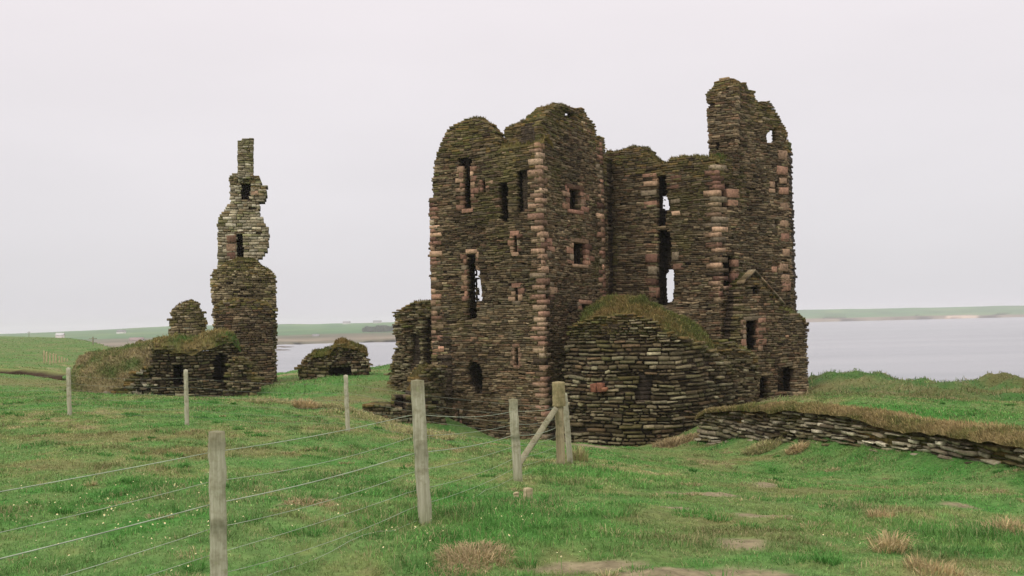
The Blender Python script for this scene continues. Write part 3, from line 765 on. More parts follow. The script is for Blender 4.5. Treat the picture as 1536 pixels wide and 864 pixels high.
stones_at(WAB, [(964, 258, 984, 266), (966, 270, 985, 280), (962, 284, 984, 294), (966, 300, 985, 312), (968, 380, 985, 394), (972, 398, 985, 412), (968, 416, 984, 428), (974, 430, 986, 446),
                (1006, 262, 1022, 272), (1006, 276, 1018, 284), (1006, 298, 1020, 306), (1008, 316, 1020, 324), (1008, 376, 1018, 390), (1010, 394, 1024, 404)], PAL_PINK, wab)
top_cap(WAB, [(907, 229), (927, 229), (935, 225), (948, 220), (966, 224), (973, 231), (984, 242), (993, 246)], wab, TURF_MOSS, t=1.15, h=.16, drop=.15)
top_cap(WAB, [(996, 246), (1007, 238), (1026, 236), (1062, 237), (1078, 240)], wab, TURF_OLIVE, t=1.15, h=.12, blade=.16, drop=.2)
wg_out = [(1078, 620), (1080, 241), (1098, 238), (1104, 236), (1106, 200), (1106, 160), (1133, 150), (1138, 153), (1155, 152), (1160, 161), (1168, 173), (1174, 183), (1182, 196), (1182, 225), (1183, 300), (1185, 350), (1190, 366), (1184, 378), (1186, 399), (1189, 417), (1193, 444), (1190, 467), (1192, 620)]
wg_h = [([(1081, 313), (1094, 313), (1094, 277), (1082, 277)], .85), ([(1085, 438), (1104, 437), (1103, 384), (1085, 384)], .9), ([(1150, 217), (1158, 214), (1160, 206), (1160, 193), (1152, 193), (1148, 206)], 'splay'), (rect(1160, 192, 1165, 212), .5),
        (rect(1162.5, 272, 1168, 289), .5), (rect(1162, 329, 1168, 345), .5), (rect(1165, 395, 1169.5, 408), .5)]
mb = MB(); PG = WG.poly(wg_out)
masonry(mb, WG, PG, 1.0, wg_h, v_bot=-5, moss_h=.9, ends=(1, 0), rag=.045)
wg = mb.build('tower_wall', M_STONE, castle); wg['label'] = 'tallest tower face, toward the sea, with an eye-shaped hole near its top'
quoins(WAB, WG, 0.6, at(1080, 250, 41)[2], PAL_PINK, wg, big=.55, small=.26, skip=.25)
stones_at(WG, [(1091, 284, 1108, 296), (1092, 300, 1106, 308), (1101, 390, 1107, 402), (1101, 410, 1108, 424), (1101, 426, 1106, 436),
               (1169, 268, 1180, 276), (1155, 272, 1162, 281), (1154, 283, 1162, 289), (1169, 282, 1182, 292), (1154, 336, 1162, 344), (1170, 330, 1182, 340),
               (1158, 398, 1165, 408), (1170, 394, 1182, 406), (1172, 410, 1184, 420), (1172, 420, 1186, 436), (1172, 350, 1184, 362), (1174, 372, 1184, 384), (1168, 226, 1181, 240), (1166, 250, 1181, 262), (1170, 304, 1183, 316)], PAL_PINK, wg)
WE = Wall([KE, tuple(np.array(KE) + dirL * 4.6)], flip=True)
mb = MB(); vE = at(1180, 210, 43.4)[2]
masonry(mb, WE, np.array([(0, -5), (0, vE), (1.6, vE - .4), (2.2, vE - 3.5), (3.6, vE - 4.2), (4.6, vE - 6), (4.6, -5)]), 1.0, v_bot=-5)
mb.build('range_wall', M_STONE, castle)
# turret stack that rises behind the ledge
K2 = ray_hit(1106, K, WG.d[0]); K2 = K2 + WG.n[0] * 0.03
TL = ray_hit(1061, K2, dirL)
WTL, WTR = Wall([TL, K2]), Wall([K2, K2 + WG.d[0] * 1.75])
mb = MB()
tl_out = [(1065, 262), (1064, 238), (1062, 200), (1060, 163), (1063, 160), (1059, 150), (1058, 140), (1064, 134), (1071, 128), (1071, 121), (1086, 116), (1099, 117), (1107, 124), (1106, 262)]
masonry(mb, WTL, WTL.poly(tl_out), 1.5, [([(1074, 226), (1080, 222), (1079, 214), (1074, 216)], .3)], moss_h=.7, rag=.02)
tr_out = [(1103, 250), (1104, 125), (1107, 124), (1120, 125), (1124, 134), (1133, 135), (1132, 146), (1136, 152), (1131, 160), (1134, 172), (1131, 190), (1133, 250)]
masonry(mb, WTR, WTR.poly(tr_out), 1.2, moss_h=.8, rag=.02)
tur = mb.build('chimney_turret', M_STONE, castle)
top_cap(WTL, [(1066, 133), (1071, 121), (1086, 115), (1099, 117), (1106, 123)], tur, TURF_MOSS, t=1.5, h=.04, drop=.02, lump=.03, blade=.06)
top_cap(WG, [(1080, 241), (1098, 238), (1105, 236)], wg, (S(70, 104, 50), S(112, 112, 62), S(146, 122, 76)), t=1.0, h=.2, blade=.25, drop=.35)

# ---- gabled porch block in front of the sea tower
WP = Wall([xy(1098, 40.2), xy(1214, 42.0)])
por_out = [(1098, 620), (1099, 540), (1104, 480), (1108, 440), (1113, 424), (1121, 416), (1130, 407), (1142, 420), (1158, 438), (1174, 456), (1180, 466), (1195, 467), (1205, 474), (1212, 480), (1210, 520), (1213, 545), (1212, 620)]
mb = MB(); PP = WP.poly(por_out)
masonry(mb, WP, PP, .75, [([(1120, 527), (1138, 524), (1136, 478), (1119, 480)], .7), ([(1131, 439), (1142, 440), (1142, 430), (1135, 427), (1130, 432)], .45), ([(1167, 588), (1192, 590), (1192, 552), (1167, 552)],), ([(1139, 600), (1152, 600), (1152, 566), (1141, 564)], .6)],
        v_bot=-5, moss_h=.35, moss_k=.6, course=(.07, .12))
por = mb.build('porch_wall', M_STONE, castle)
WPb = Wall([xy(1140, 43.3), xy(1189.5, 43.9)])
mb = MB(); masonry(mb, WPb, WPb.poly([(1140, 620), (1140, 545), (1189.5, 545), (1189, 570), (1190, 620)]), .4, v_bot=-5, rag=.02); mb.build('porch_wall', M_STONE, castle)
# raised drip course along the gable
mb = MB()
for a, b in (((1112, 427), (1130, 408)), ((1130, 408), (1175, 457))):
    (ua, va), (ub, vb) = WP.uv(*a), WP.uv(*b)
    n = 5
    for i in range(n):
        t0, t1 = i / n + .004, (i + 1) / n - .004
        U = np.array([ua + (ub - ua) * t0, ua + (ub - ua) * t1] * 4); V0 = va + (vb - va) * t0; V1 = va + (vb - va) * t1
        V = np.array([V0, V1, V0, V1, V0 + .09, V1 + .09, V0 + .09, V1 + .09]); Wd = np.array([-.3, -.3, .14, .14, -.3, -.3, .14, .14])
        mb.add(WP.world(U, Wd + rng.normal(0, .006, 8), V + rng.normal(0, .005, 8)), [[2, 3, 7, 6], [0, 1, 3, 2], [4, 6, 7, 5], [0, 2, 6, 4], [1, 5, 7, 3]], col=pick(PAL))
mb.build('gable_coping', M_STONE, por)
surround(WP, (1119, 481, 1137, 526), PAL_PINK, por, 5, 9, True, False, keep=1, name='door_surround')
top_cap(WP, [(1176, 461), (1182, 466), (1195, 467), (1205, 474), (1212, 480)], por, TURF_OLIVE, t=.75, h=.14, drop=.2)
# pier of stone left standing by the porch
WQ = Wall([xy(1084, 39.3), xy(1138, 40.0)])
mb = MB(); masonry(mb, WQ, WQ.poly([(1080, 630), (1083, 512), (1090, 508), (1108, 522), (1124, 528), (1137, 536), (1134, 575), (1130, 630)]), 1.0, v_bot=-5, pal=PAL_RUB, moss_h=.5, relief=.05)
pier = mb.build('buttress', M_STONE, castle)
top_cap(WQ, [(1104, 520), (1112, 523), (1124, 528), (1137, 536)], pier, TURF_MIX, t=1.0, h=.2, blade=.2, drop=.2)
# rubble footing on the near side of the front tower
WF = Wall([xy(540, 37.4, 610), xy(600, 37.0, 610), xy(668, 38.6, 610)])
ft_out = [(543, 640), (545, 608), (560, 609), (584, 606), (592, 592), (612, 591), (618, 596), (624, 580), (630, 565), (640, 556), (652, 550), (668, 548), (670, 680), (600, 690)]
mb = MB(); masonry(mb, WF, WF.poly(ft_out), 1.1, [([(591, 614), (611, 614), (611, 596), (594, 595)], .8)], v_bot=-5.2, pal=PAL_RUB, course=(.09, .17), relief=.05, moss_h=.3)
foot = mb.build('footing_wall', M_STONE, castle)
top_cap(WF, [(622, 590), (630, 565), (640, 556), (652, 550)], foot, TURF_MOSS, t=1.1, h=.1, drop=.05)
# broken wall stub standing left of the front tower
WS = Wall([xy(584, 44.5), xy(648, 43.0)])
st_out = [(584, 600), (586, 545), (588, 534), (594, 515), (590, 494), (593, 480), (590, 473), (597, 466), (602, 462), (613, 456), (628, 453), (645, 453), (650, 600)]
mb = MB(); masonry(mb, WS, WS.poly(st_out), 1.3, [([(634, 552), (647, 552), (646, 474), (636, 476)], .9), ([(616, 545), (630, 545), (630, 505), (620, 500)], .12)], v_bot=-4.5, pal=PAL_RUB, relief=.07, moss_h=1.0, rag=.14)
stub = mb.build('wall_stub', M_STONE, castle)
top_cap(WS, [(600, 464), (613, 456), (628, 453), (644, 453)], stub, TURF_OLIVE, t=1.3, h=.12, drop=.2)

# ---- rubble bastion with a turf top in front of the castle
bast = empty('rubble_bastion', (7, 36.5, -4.5), 'bulging dark rubble retaining wall with grassy top in front of the castle towers', 'retaining wall')
WBA = Wall([xy(836, 37.4, 560), xy(880, 36.2, 560), xy(940, 35.6, 560), xy(1000, 35.6, 560), xy(1060, 36.4, 560), xy(1110, 38.4, 560)])
ba_top = [(846, 488), (862, 482), (880, 475), (900, 472), (930, 470), (960, 470), (985, 479), (1000, 490), (1012, 491), (1020, 500), (1045, 508), (1072, 517), (1085, 528), (1098, 540), (1108, 552)]
ba_out = [(838, 700)] + [(838, 560), (841, 500)] + ba_top + [(1112, 600), (1112, 700)]
mb = MB(); masonry(mb, WBA, WBA.poly(ba_out), 1.2, [([(952, 598), (978, 600), (980, 566), (962, 560)], .16), ([(884, 588), (906, 588), (906, 574), (884, 574)], .12)], v_bot=-5.6, pal=PAL_RUB, course=(.10, .175), length=(.2, .7), relief=.05, gap=.062, moss_h=.35, batter=.06, rough=.018, miss=.04)
mb.build('rubble_wall', M_STONE, bast)
stones_at(WBA, [(886, 574, 894, 588), (896, 573, 903, 588), (903, 580, 909, 587)], PAL_ORG, bast, 'red_stone', .05)
bt_f = WBA.poly(ba_top, 0.0); bt_f[:, 1] -= 0.02
crest = WBA.poly([(843, 484), (862, 470), (885, 458), (910, 448), (940, 445), (975, 447), (990, 455), (1010, 467), (1030, 478), (1055, 489), (1072, 500), (1088, 516), (1106, 545)], -1.3)
turf(WBA, bt_f[:, 0], bt_f[:, 1] - 0.55, np.interp(bt_f[:, 0], crest[:, 0], crest[:, 1]), -1.8, -5.0, bast, 'turf_cap', (S(104, 112, 62), S(132, 124, 76), S(152, 132, 86)), .2, 600, .15, .14, w0=-0.45, droop=.8, back=.5)

# ---- low drystone wall that runs toward the camera on the right
lw = empty('drystone_wall', (12, 26, -3.6), 'long low drystone wall with straw-coloured turf top running right from the castle', 'stone wall')
WD = Wall([xy(1040, 34, 640), xy(1110, 31, 640), xy(1200, 27.8, 640), xy(1290, 25.0, 660), xy(1380, 22.6, 670), xy(1480, 20.2, 680), xy(1580, 18.2, 690), xy(1760, 15.4, 700)])
lw_top = [(1042, 632), (1055, 622), (1078, 620), (1120, 620), (1150, 621), (1176, 617), (1218, 625), (1250, 625), (1270, 627), (1306, 641), (1329, 647), (1360, 650), (1407, 655), (1459, 663), (1500, 668), (1536, 675), (1600, 688), (1760, 716)]
mb = MB(); masonry(mb, WD, WD.poly([(1042, 700)] + lw_top + [(1760, 820), (1500, 740)]), .8, v_bot=-4.7, pal=PAL_GREY, course=(.085, .20), length=(.24, .8), relief=.05, gap=.055, moss_h=.15, moss_k=.3, rough=.018, batter=.08, miss=.05)
mb.build('stone_courses', M_STONE, lw)
tf = WD.poly(lw_top, 0.0)
lw_crest = WD.poly([(1042, 626), (1078, 614), (1117, 607), (1150, 604), (1199, 603), (1264, 610), (1322, 613), (1339, 623), (1375, 630), (1427, 626), (1459, 636), (1524, 646), (1600, 662), (1760, 690)], -.55)
turf(WD, tf[:, 0], tf[:, 1] + .09, np.interp(tf[:, 0], lw_crest[:, 0], lw_crest[:, 1]) - .08, -.6, -2.6, lw, 'turf_cap', TURF_STRAW, .15, 1000, .04, .09, w0=-.03, droop=.6, back=.55, hf=1.6)

# ================================================================== RUINS ON THE LEFT
keep = empty('chimney_tower_ruin', (-15, 50, -3.2), 'tall thin ruined tower with a lone chimney stack on top, left of the castle', 'tower ruin')
def DY(px, py, Y): return xy(px, Y, py)
WK = Wall([xy(314, 49.4), xy(352, 49.0), xy(416, 50.0)])
low_out = [(316, 620), (320, 486), (318, 458), (315, 425), (318, 407), (330, 400), (345, 393), (352, 391), (384, 392), (399, 405), (413, 410), (415, 464), (416, 620)]
mb = MB(); masonry(mb, WK, WK.poly(low_out), 2.6, v_bot=-4.5, moss_h=.7, course=(.075, .14), rag=.06, relief=.035, pal=PAL_PALE)
kw = mb.build('lower_tower', M_STONE, keep)
top_cap(WK, [(320, 406), (330, 400), (345, 393), (352, 390), (384, 391), (399, 404), (412, 409)], kw, TURF_OLIVE, t=2.6, h=.22, drop=.35)
WK2 = Wall([xy(322, 48.2), xy(408, 48.6)])
mb = MB(); masonry(mb, WK2, WK2.poly([(326, 620), (324, 490), (322, 458), (340, 453), (363, 449), (385, 451), (399, 455), (407, 463), (409, 500), (411, 620)]), .6, v_bot=-4.5, moss_h=.4, course=(.075, .13))
kf = mb.build('front_wall', M_STONE, keep)
top_cap(WK2, [(323, 458), (340, 453), (363, 449), (385, 451), (399, 455), (407, 463)], kf, TURF_OLIVE, t=.6, h=.1, drop=.15)
WKU = Wall([xy(325, 49.9), xy(404, 50.3)])
up_out = [(327, 410), (326, 360), (327, 328), (335, 316), (342, 306), (346, 303), (344, 287), (344, 265), (349, 262), (387, 264), (391, 269), (391, 279), (400, 279), (398, 286), (402, 290), (398, 296), (399, 300), (387, 301), (388, 319), (392, 330), (401, 341), (403, 365), (400, 377), (393, 384), (385, 392), (384, 410)]
mb = MB(); masonry(mb, WKU, WKU.poly(up_out), 1.0, [([(362, 298), (374, 298), (376, 274), (361, 274)], .7), ([(355, 388), (365, 386), (364, 349), (355, 349)], .7)], pal=PAL_LIME, moss_h=.6, moss_k=.5, course=(.09, .18), length=(.16, .45), relief=.02, rag=.05)
ku = mb.build('upper_tower', M_STONE, keep)
stones_at(WKU, [(340, 352, 354, 364), (339, 365, 354, 377), (340, 378, 353, 389), (352, 347, 366, 350), (376, 286, 387, 293)], PAL_PINK, ku)
WKC = Wall([xy(356.5, 49.8), xy(380.5, 50.0)])
mb = MB(); masonry(mb, WKC, WKC.poly([(356.5, 268), (356.5, 215), (356, 208), (361, 209), (366, 207), (380.5, 207), (380.5, 268)]), .8, pal=PAL_LIME, moss_h=.5, moss_k=.4, course=(.08, .14), length=(.16, .4), rag=.012, relief=.01)
mb.build('chimney_stack', M_STONE, keep)

low = empty('collapsed_range', (-15, 46, -3.2), 'low collapsed rubble range with two dark openings below the chimney tower', 'ruined building')
WLR = Wall([xy(222, 43.2, 560), xy(345, 44.4, 560), xy(393, 46.3, 560)])
lr_top = [(228, 560), (228, 530), (231, 519), (250, 518), (268, 520), (291, 523), (305, 518), (321, 512), (336, 503), (348, 506), (360, 515), (369, 530), (381, 548), (388, 562), (392, 573)]
mb = MB(); masonry(mb, WLR, WLR.poly([(224, 620)] + lr_top + [(386, 600), (384, 620)]), 1.2, [([(261, 577), (276, 577), (275, 548), (262, 549)], 1.0), ([(322, 574), (345, 574), (344, 534), (332, 529), (323, 534)], .9)], v_bot=-4.6, pal=PAL_RUB, relief=.07, moss_h=.4, course=(.09, .17), gap=.05, rag=.12)
lr = mb.build('rubble_wall', M_STONE, low)
cp = WLR.poly([(231, 518), (250, 517), (268, 519), (291, 522), (305, 517), (321, 511), (336, 503), (348, 505), (360, 514)])
cr = WLR.poly([(231, 510), (250, 506), (268, 505), (291, 507), (305, 506), (321, 498), (336, 494), (348, 500), (360, 510)], -1.2)
turf(WLR, cp[:, 0], cp[:, 1], np.interp(cp[:, 0], cr[:, 0], cr[:, 1]), -1.2, -2.8, lr, 'turf_cap', TURF_MIX, .25, 260, .3, .14, droop=.8)
WPI = Wall([xy(345, 43.8, 560), xy(392, 44.4, 560)])
mb = MB(); masonry(mb, WPI, WPI.poly([(342, 620), (346, 560), (350, 540), (360, 536), (368, 537), (378, 552), (386, 565), (391, 575), (388, 600), (386, 620)]), 1.0, v_bot=-4.6, pal=PAL_PALE, relief=.08, rag=.16, course=(.09, .18), batter=.1, moss_h=.3)
mb.build('rubble_heap', M_STONE, low)
WST = Wall([xy(254, 46.6), xy(311, 47.2)])
mb = MB(); masonry(mb, WST, WST.poly([(252, 530), (255, 503), (257, 480), (256, 468), (266, 460), (278, 455), (288, 451), (299, 455), (302, 466), (309, 476), (311, 497), (304, 512), (304, 530)]), 1.2, pal=PAL_PALE, moss_h=.6, course=(.09, .16), rag=.1)
stb = mb.build('wall_stub', M_STONE, low)
top_cap(WST, [(258, 467), (266, 460), (278, 455), (288, 451), (298, 455)], stb, TURF_MOSS, t=1.2, h=.1)

WM = Wall([xy(97, 42.6, 590), xy(245, 43.8, 590)])
fp = WM.poly([(97, 590), (110, 590), (140, 591), (170, 591), (200, 592), (230, 594), (244, 595)])
mc = WM.poly([(97, 600), (101, 588), (108, 562), (119, 538), (150, 525), (185, 520), (210, 514), (228, 510), (244, 507)], -2.2)
md = turf(WM, fp[:, 0], fp[:, 1] - .2, np.interp(fp[:, 0], mc[:, 0], mc[:, 1]), -2.4, -7, None, 'mound', (S(108, 126, 72), S(140, 136, 90), S(164, 150, 112)), .14, 600, .1, .30, w0=.3, droop=.7, back=1.6)
md['kind'] = 'structure'
# stones showing through the mound
rub = MB(); WM2 = Wall([xy(180, 42.9, 590), xy(225, 43.3, 590)])
masonry(rub, WM2, WM2.poly([(150, 600), (165, 590), (185, 580), (196, 572), (206, 560), (214, 552), (221, 556), (224, 570), (224, 600)]), 1.2, v_bot=-3.6, pal=PAL_GREY, relief=.12, rag=.25, miss=.25, course=(.09, .18), rough=.03)
o = rub.build('fallen_rubble', M_STONE, loc=at(190, 590, 43)); thing(o, 'scree of fallen stones showing through the grassy mound beside the collapsed range', 'fallen stones')

small = empty('small_wall_ruin', (-8.5, 49, -2.7), 'small turf-capped stub of ruined wall standing alone on the sea bank', 'wall ruin')
WSM = Wall([xy(446, 49.5, 540), xy(500, 48.6, 540), xy(556, 49.0, 540)])
sm_top = [(448, 552), (455, 544), (462, 535), (466, 532), (496, 529), (499, 519), (509, 514), (522, 517), (545, 525), (552, 532)]
mb = MB(); masonry(mb, WSM, WSM.poly([(446, 575)] + sm_top + [(555, 549), (554, 590)]), 1.3, [([(488, 572), (527, 574), (526, 552), (494, 549)], .9)], v_bot=-4.0, pal=PAL_RUB, relief=.09, rag=.15, course=(.1, .2), moss_h=.5, gap=.02)
sm = mb.build('rubble_wall', M_STONE, small)
turf(WSM, *(lambda p: (p[:, 0], p[:, 1]))(WSM.poly(sm_top[3:])), WSM.poly(sm_top[3:])[:, 1] + .22, -.7, -1.5, sm, 'turf_cap', (S(92, 100, 48), S(112, 104, 56), S(124, 104, 60)), .15, 300, .15, .1)

# ---- eroded peat bank across the field on the left
WH = Wall([xy(-260, 58, 560), xy(-60, 57, 560), xy(40, 55.5, 560), xy(99, 54, 560)])
hp = WH.poly([(-260, 548), (-60, 554), (0, 556), (30, 557), (60, 558), (98, 561)])
U = np.linspace(hp[0, 0], hp[-1, 0], 160); T = np.interp(U, hp[:, 0], hp[:, 1]); mb = MB(); nw = 7
G = np.zeros((160, nw, 3))
for j in range(nw):
    k = j / (nw - 1)
    G[:, j] = W_ = WH.world(U, .05 + .5 * (1 - k) ** 2 + (fbm(U * 1.1, U * 0 + k * 2, 15) - .5) * .5, T + .1 - 1.15 * (1 - k) + (fbm(U * .7, U * 0, 19) - .5) * .25)
G[:, -1] += np.array([0, 1.2, -.05])
idx = np.arange(160 * nw).reshape(160, nw); q = np.stack([idx[:-1, :-1], idx[1:, :-1], idx[1:, 1:], idx[:-1, 1:]], -1).reshape(-1, 4)
cc = np.tile(S(66, 54, 42), (160, nw, 1)); cc[:, -1] = G_OLIVE * .7
mb.add(G.reshape(-1, 3), q, col=cc.reshape(-1, 3)); o = mb.build('earth_bank', M_SOIL, smooth=True); o['kind'] = 'structure'

# ================================================================== FENCES
def post_mesh(mb, base, top, wx, wy, col, taper=0.94, round_=False, rot=0.0, stain=None):
    n = 12 if round_ else 8; rings = 22
    base = np.asarray(base, float); top = np.asarray(top, float); V = []
    if round_: ang = np.arange(n) * 2 * np.pi / n; prof = np.stack([np.cos(ang), np.sin(ang)], 1) * .5
    else:
        c = .42; prof = np.array([[c, -.5], [.5, -c], [.5, c], [c, .5], [-c, .5], [-.5, c], [-.5, -c], [-c, -.5]])
    cr, sr = math.cos(rot), math.sin(rot)
    ax = top - base; ln = np.linalg.norm(ax); ax /= ln
    x = np.array([1, 0, 0]) - ax * ax[0]; x /= np.linalg.norm(x); y = np.cross(ax, x)
    for i in range(rings):
        t = i / (rings - 1); k = 1 + (taper - 1) * t
        c0 = base + (top - base) * t + np.append(rng.normal(0, .0025, 2), 0)
        for p in prof:
            a, b = p[0] * wx * k, p[1] * wy * k; a, b = a * cr - b * sr, a * sr + b * cr
            V.append(c0 + x * a + y * b + rng.normal(0, .0015, 3))
    V.append(top + ax * .012 + rng.normal(0, .003, 3))
    f4 = [[i * n + j, i * n + (j + 1) % n, (i + 1) * n + (j + 1) % n, (i + 1) * n + j] for i in range(rings - 1) for j in range(n)]
    L = rings * n; f3 = [[L - n + j, L - n + (j + 1) % n, L] for j in range(n)]
    K = np.tile(np.asarray(col, float), (len(V), 1)); tt = np.append(np.repeat(np.arange(rings) / (rings - 1), n), 1.0)
    if stain is not None:
        for t0, wd, kk in stain: K *= (1 - (1 - np.array(kk)) * np.clip(1.6 - abs(tt - t0) / wd, 0, 1)[:, None])
    mb.add(V, f4, f3, K)
def px_post(px_b, py_b, px_t, py_t, Y, dY=0.0, sink=0.25):
    b = at(px_b, py_b, Y); t = at(px_t, py_t, Y + dY); d = (t - b) / (t[2] - b[2]); return b - d * sink, t, b

def tube(mb, P, r, col, n=5):
    P = np.asarray(P, float); d = np.gradient(P, axis=0); d /= np.linalg.norm(d, axis=1)[:, None]
    s = np.cross(d, [0, 0, 1.0]); s /= np.maximum(np.linalg.norm(s, axis=1)[:, None], 1e-6); t = np.cross(s, d)
    a = np.arange(n) * 2 * np.pi / n
    V = P[:, None] + r * (np.cos(a)[None, :, None] * s[:, None] + np.sin(a)[None, :, None] * t[:, None])
    m = len(P); f = [[i * n + j, i * n + (j + 1) % n, (i + 1) * n + (j + 1) % n, (i + 1) * n + j] for i in range(m - 1) for j in range(n)]
    mb.add(V.reshape(-1, 3), f, col=col)

WHITE = (1, 1, 1)
fence = empty('wire_fence', (-.5, 10, -1.9), 'weathered post and wire fence crossing the foreground up to the strainer post', 'fence')
near = [px_post(329, 955, 325.5, 648, 6.2), px_post(638, 790, 625.5, 571, 8.4), px_post(777.5, 722, 769, 599, 13.4)]
for (b, t, g), w in zip(near, (.098, .098, .10)):
    mb = MB(); post_mesh(mb, b, t, w, w * 1.02, WHITE, .97, rot=.35, stain=[(1.0, .05, (.5, .5, .42)), (rng.uniform(.5, .65), .02, (.45, .48, .42)), (.12, .12, (.8, .85, .75))]); mb.build('fence_post', M_WOOD, fence, loc=g)
# strainer: thick round head over a notched, peeled shaft, with a second pole behind and a raking brace
b, t, g = px_post(841.5, 697, 837.5, 573, 16.5)
mb = MB(); dd = (t - b) / np.linalg.norm(t - b)
post_mesh(mb, t - dd * .40, t, .218, .218, (.72, .72, .62), .97, True); post_mesh(mb, b, t - dd * .38, .145, .15, WHITE, .97, True)
st = mb.build('strainer_post', M_WOODP, fence, loc=g)
mb = MB(); b2, t2, g2 = px_post(855, 690, 846.5, 590, 16.9); post_mesh(mb, b2, t2, .10, .10, WHITE, .95, True); mb.build('fence_post', M_WOOD, fence, loc=g2)
mb = MB(); ba = at(776, 676, 15.6); ba += (ba - at(833, 614, 16.4)) * .10; ba[2] = min(ba[2], float(ground_z(ba[0:1], ba[1:2])[0]) - .06); bt = at(833, 614, 16.4); post_mesh(mb, ba, bt, .095, .11, (.62, .60, .54), .97, rot=.3); mb.build('brace', M_WOOD, fence, loc=at(781, 670, 15.7))
# wires: heights above the ground at the posts
HTS = [(.05, .0019), (.17, .002), (.30, .0021), (.46, .0024), (.61, .0040), (.75, .002), (.93, .0028)]
first = np.array([-3.3, 3.0, -1.66])
stops = [first] + [p[2] for p in near] + [g]
stops[1] = np.array([near[0][2][0], near[0][2][1], near[0][1][2] - 1.06])
for h, r in HTS:
    P = []
    for i in range(len(stops) - 1):
        a, c = stops[i] + [0, 0, h], stops[i + 1] + [0, 0, h]
        if i == 1: c = c + [0, 0, .01]
        a = a + np.array([-0.05, .05, 0]); c = c + np.array([-.05, .05, 0])
        k = np.linspace(0, 1, 13)[:-1] if i < len(stops) - 2 else np.linspace(0, 1, 13)
        q_ = a + (c - a) * k[:, None]; q_[:, 2] -= .05 * 4 * k * (1 - k) * rng.uniform(.3, 1)
        q_[:, 2] = np.maximum(q_[:, 2], ground_z(q_[:, 0], q_[:, 1]) + .02)
        P.append(q_)
    mb = MB(); tube(mb, np.concatenate(P), r, S(160, 170, 146)); mb.build('wire', M_WIRE, fence)

fence2 = empty('wire_fence', (-6, 20, -2), 'thin-posted wire fence running left across the field from the strainer post', 'fence')
far = [px_post(522, 648, 518.5, 563, 19.4), px_post(280.5, 637, 278.5, 555, 20), px_post(104.5, 625, 102.5, 552, 22.6)]
for (b, t, gg), w in zip(far, (.085, .08, .085)):
    mb = MB(); post_mesh(mb, b, t, w, w, WHITE, .97, rot=.2); mb.build('fence_post', M_WOOD, fence2, loc=gg)
stops = [g] + [p[2] for p in far] + [np.array([-15, 25.5, -1.95])]
for h, r in HTS[1:]:
    P = []
    for i in range(len(stops) - 1):
        a, c = stops[i] + [0, 0, h], stops[i + 1] + [0, 0, h]
        k = np.linspace(0, 1, 13)[:-1]
        q_ = a + (c - a) * k[:, None]; q_[:, 2] -= .05 * 4 * k * (1 - k)
        q_[:, 2] = np.maximum(q_[:, 2], ground_z(q_[:, 0], q_[:, 1]) + .03); P.append(q_)
    mb = MB(); tube(mb, np.concatenate(P), .0018, S(118, 124, 106)); mb.build('wire', M_WIRE, fence2)

# pale broken stump in the grass by the fence
p = on_ground(790, 752); mb = MB(); post_mesh(mb, p - [0, 0, .1], p + [.02, 0, .12], .09, .07, WHITE, .9, rot=.5); post_mesh(mb, p + [-.10, .05, -.1], p + [-.11, .05, .07], .07, .05, WHITE, .8, rot=.1)
thing(mb.build('post_stump', M_WOODP, loc=p), 'broken pale post stump low in the grass in front of the fence', 'stump')

# row of thin posts down the far field
ff = empty('field_fence', (-31, 70, -2.2), 'row of thin pale stakes running down the far green field', 'fence')
for px_, yb, yt, Y in [(66, 538, 526, 74), (70, 538, 528, 76), (75, 541, 530, 72), (80, 541, 530, 73), (84, 541, 531, 74), (89, 542, 534, 76), (93, 543, 535, 77), (97, 543, 537, 78), (101, 543.5, 538, 79)]:
    b = at(px_, yb, Y); t = at(px_, yt, Y); gz = ground_z(b[0:1], b[1:2])[0]
    b[2] = min(b[2], gz) - .2; mb = MB(); post_mesh(mb, b, t, .09, .09, (1.15, 1.15, 1.1)); mb.build('fence_post', M_WOODP, ff)

# ================================================================== SEA, FAR SHORES
m, nt, N = new_mat('sea_water')
mp = nt.nodes.new('ShaderNodeMapping'); tc = nt.nodes.new('ShaderNodeTexCoord'); mp.inputs['Scale'].default_value = (.35, .8, 1); nt.links.new(tc.outputs['Object'], mp.inputs[0])
w1 = noise(nt, 1.0, 4, .6, mp.outputs[0])
mp2 = nt.nodes.new('ShaderNodeMapping'); mp2.inputs['Scale'].default_value = (.004, .02, 1); nt.links.new(tc.outputs['Object'], mp2.inputs[0])
w2 = noise(nt, 1.0, 3, .6, mp2.outputs[0])
col = mixrgb(nt, ramp(nt, w2, .35, .65), S(104, 106, 110), S(134, 134, 136))
finish(nt, col, .22, w1, .10, .35, .5)
mb = MB(); mb.add([[-4000, 30, -14], [4000, 30, -14], [4000, 3600, -14], [-4000, 3600, -14]], [[0, 1, 2, 3]])
sea = mb.build('sea', m); sea['kind'] = 'structure'

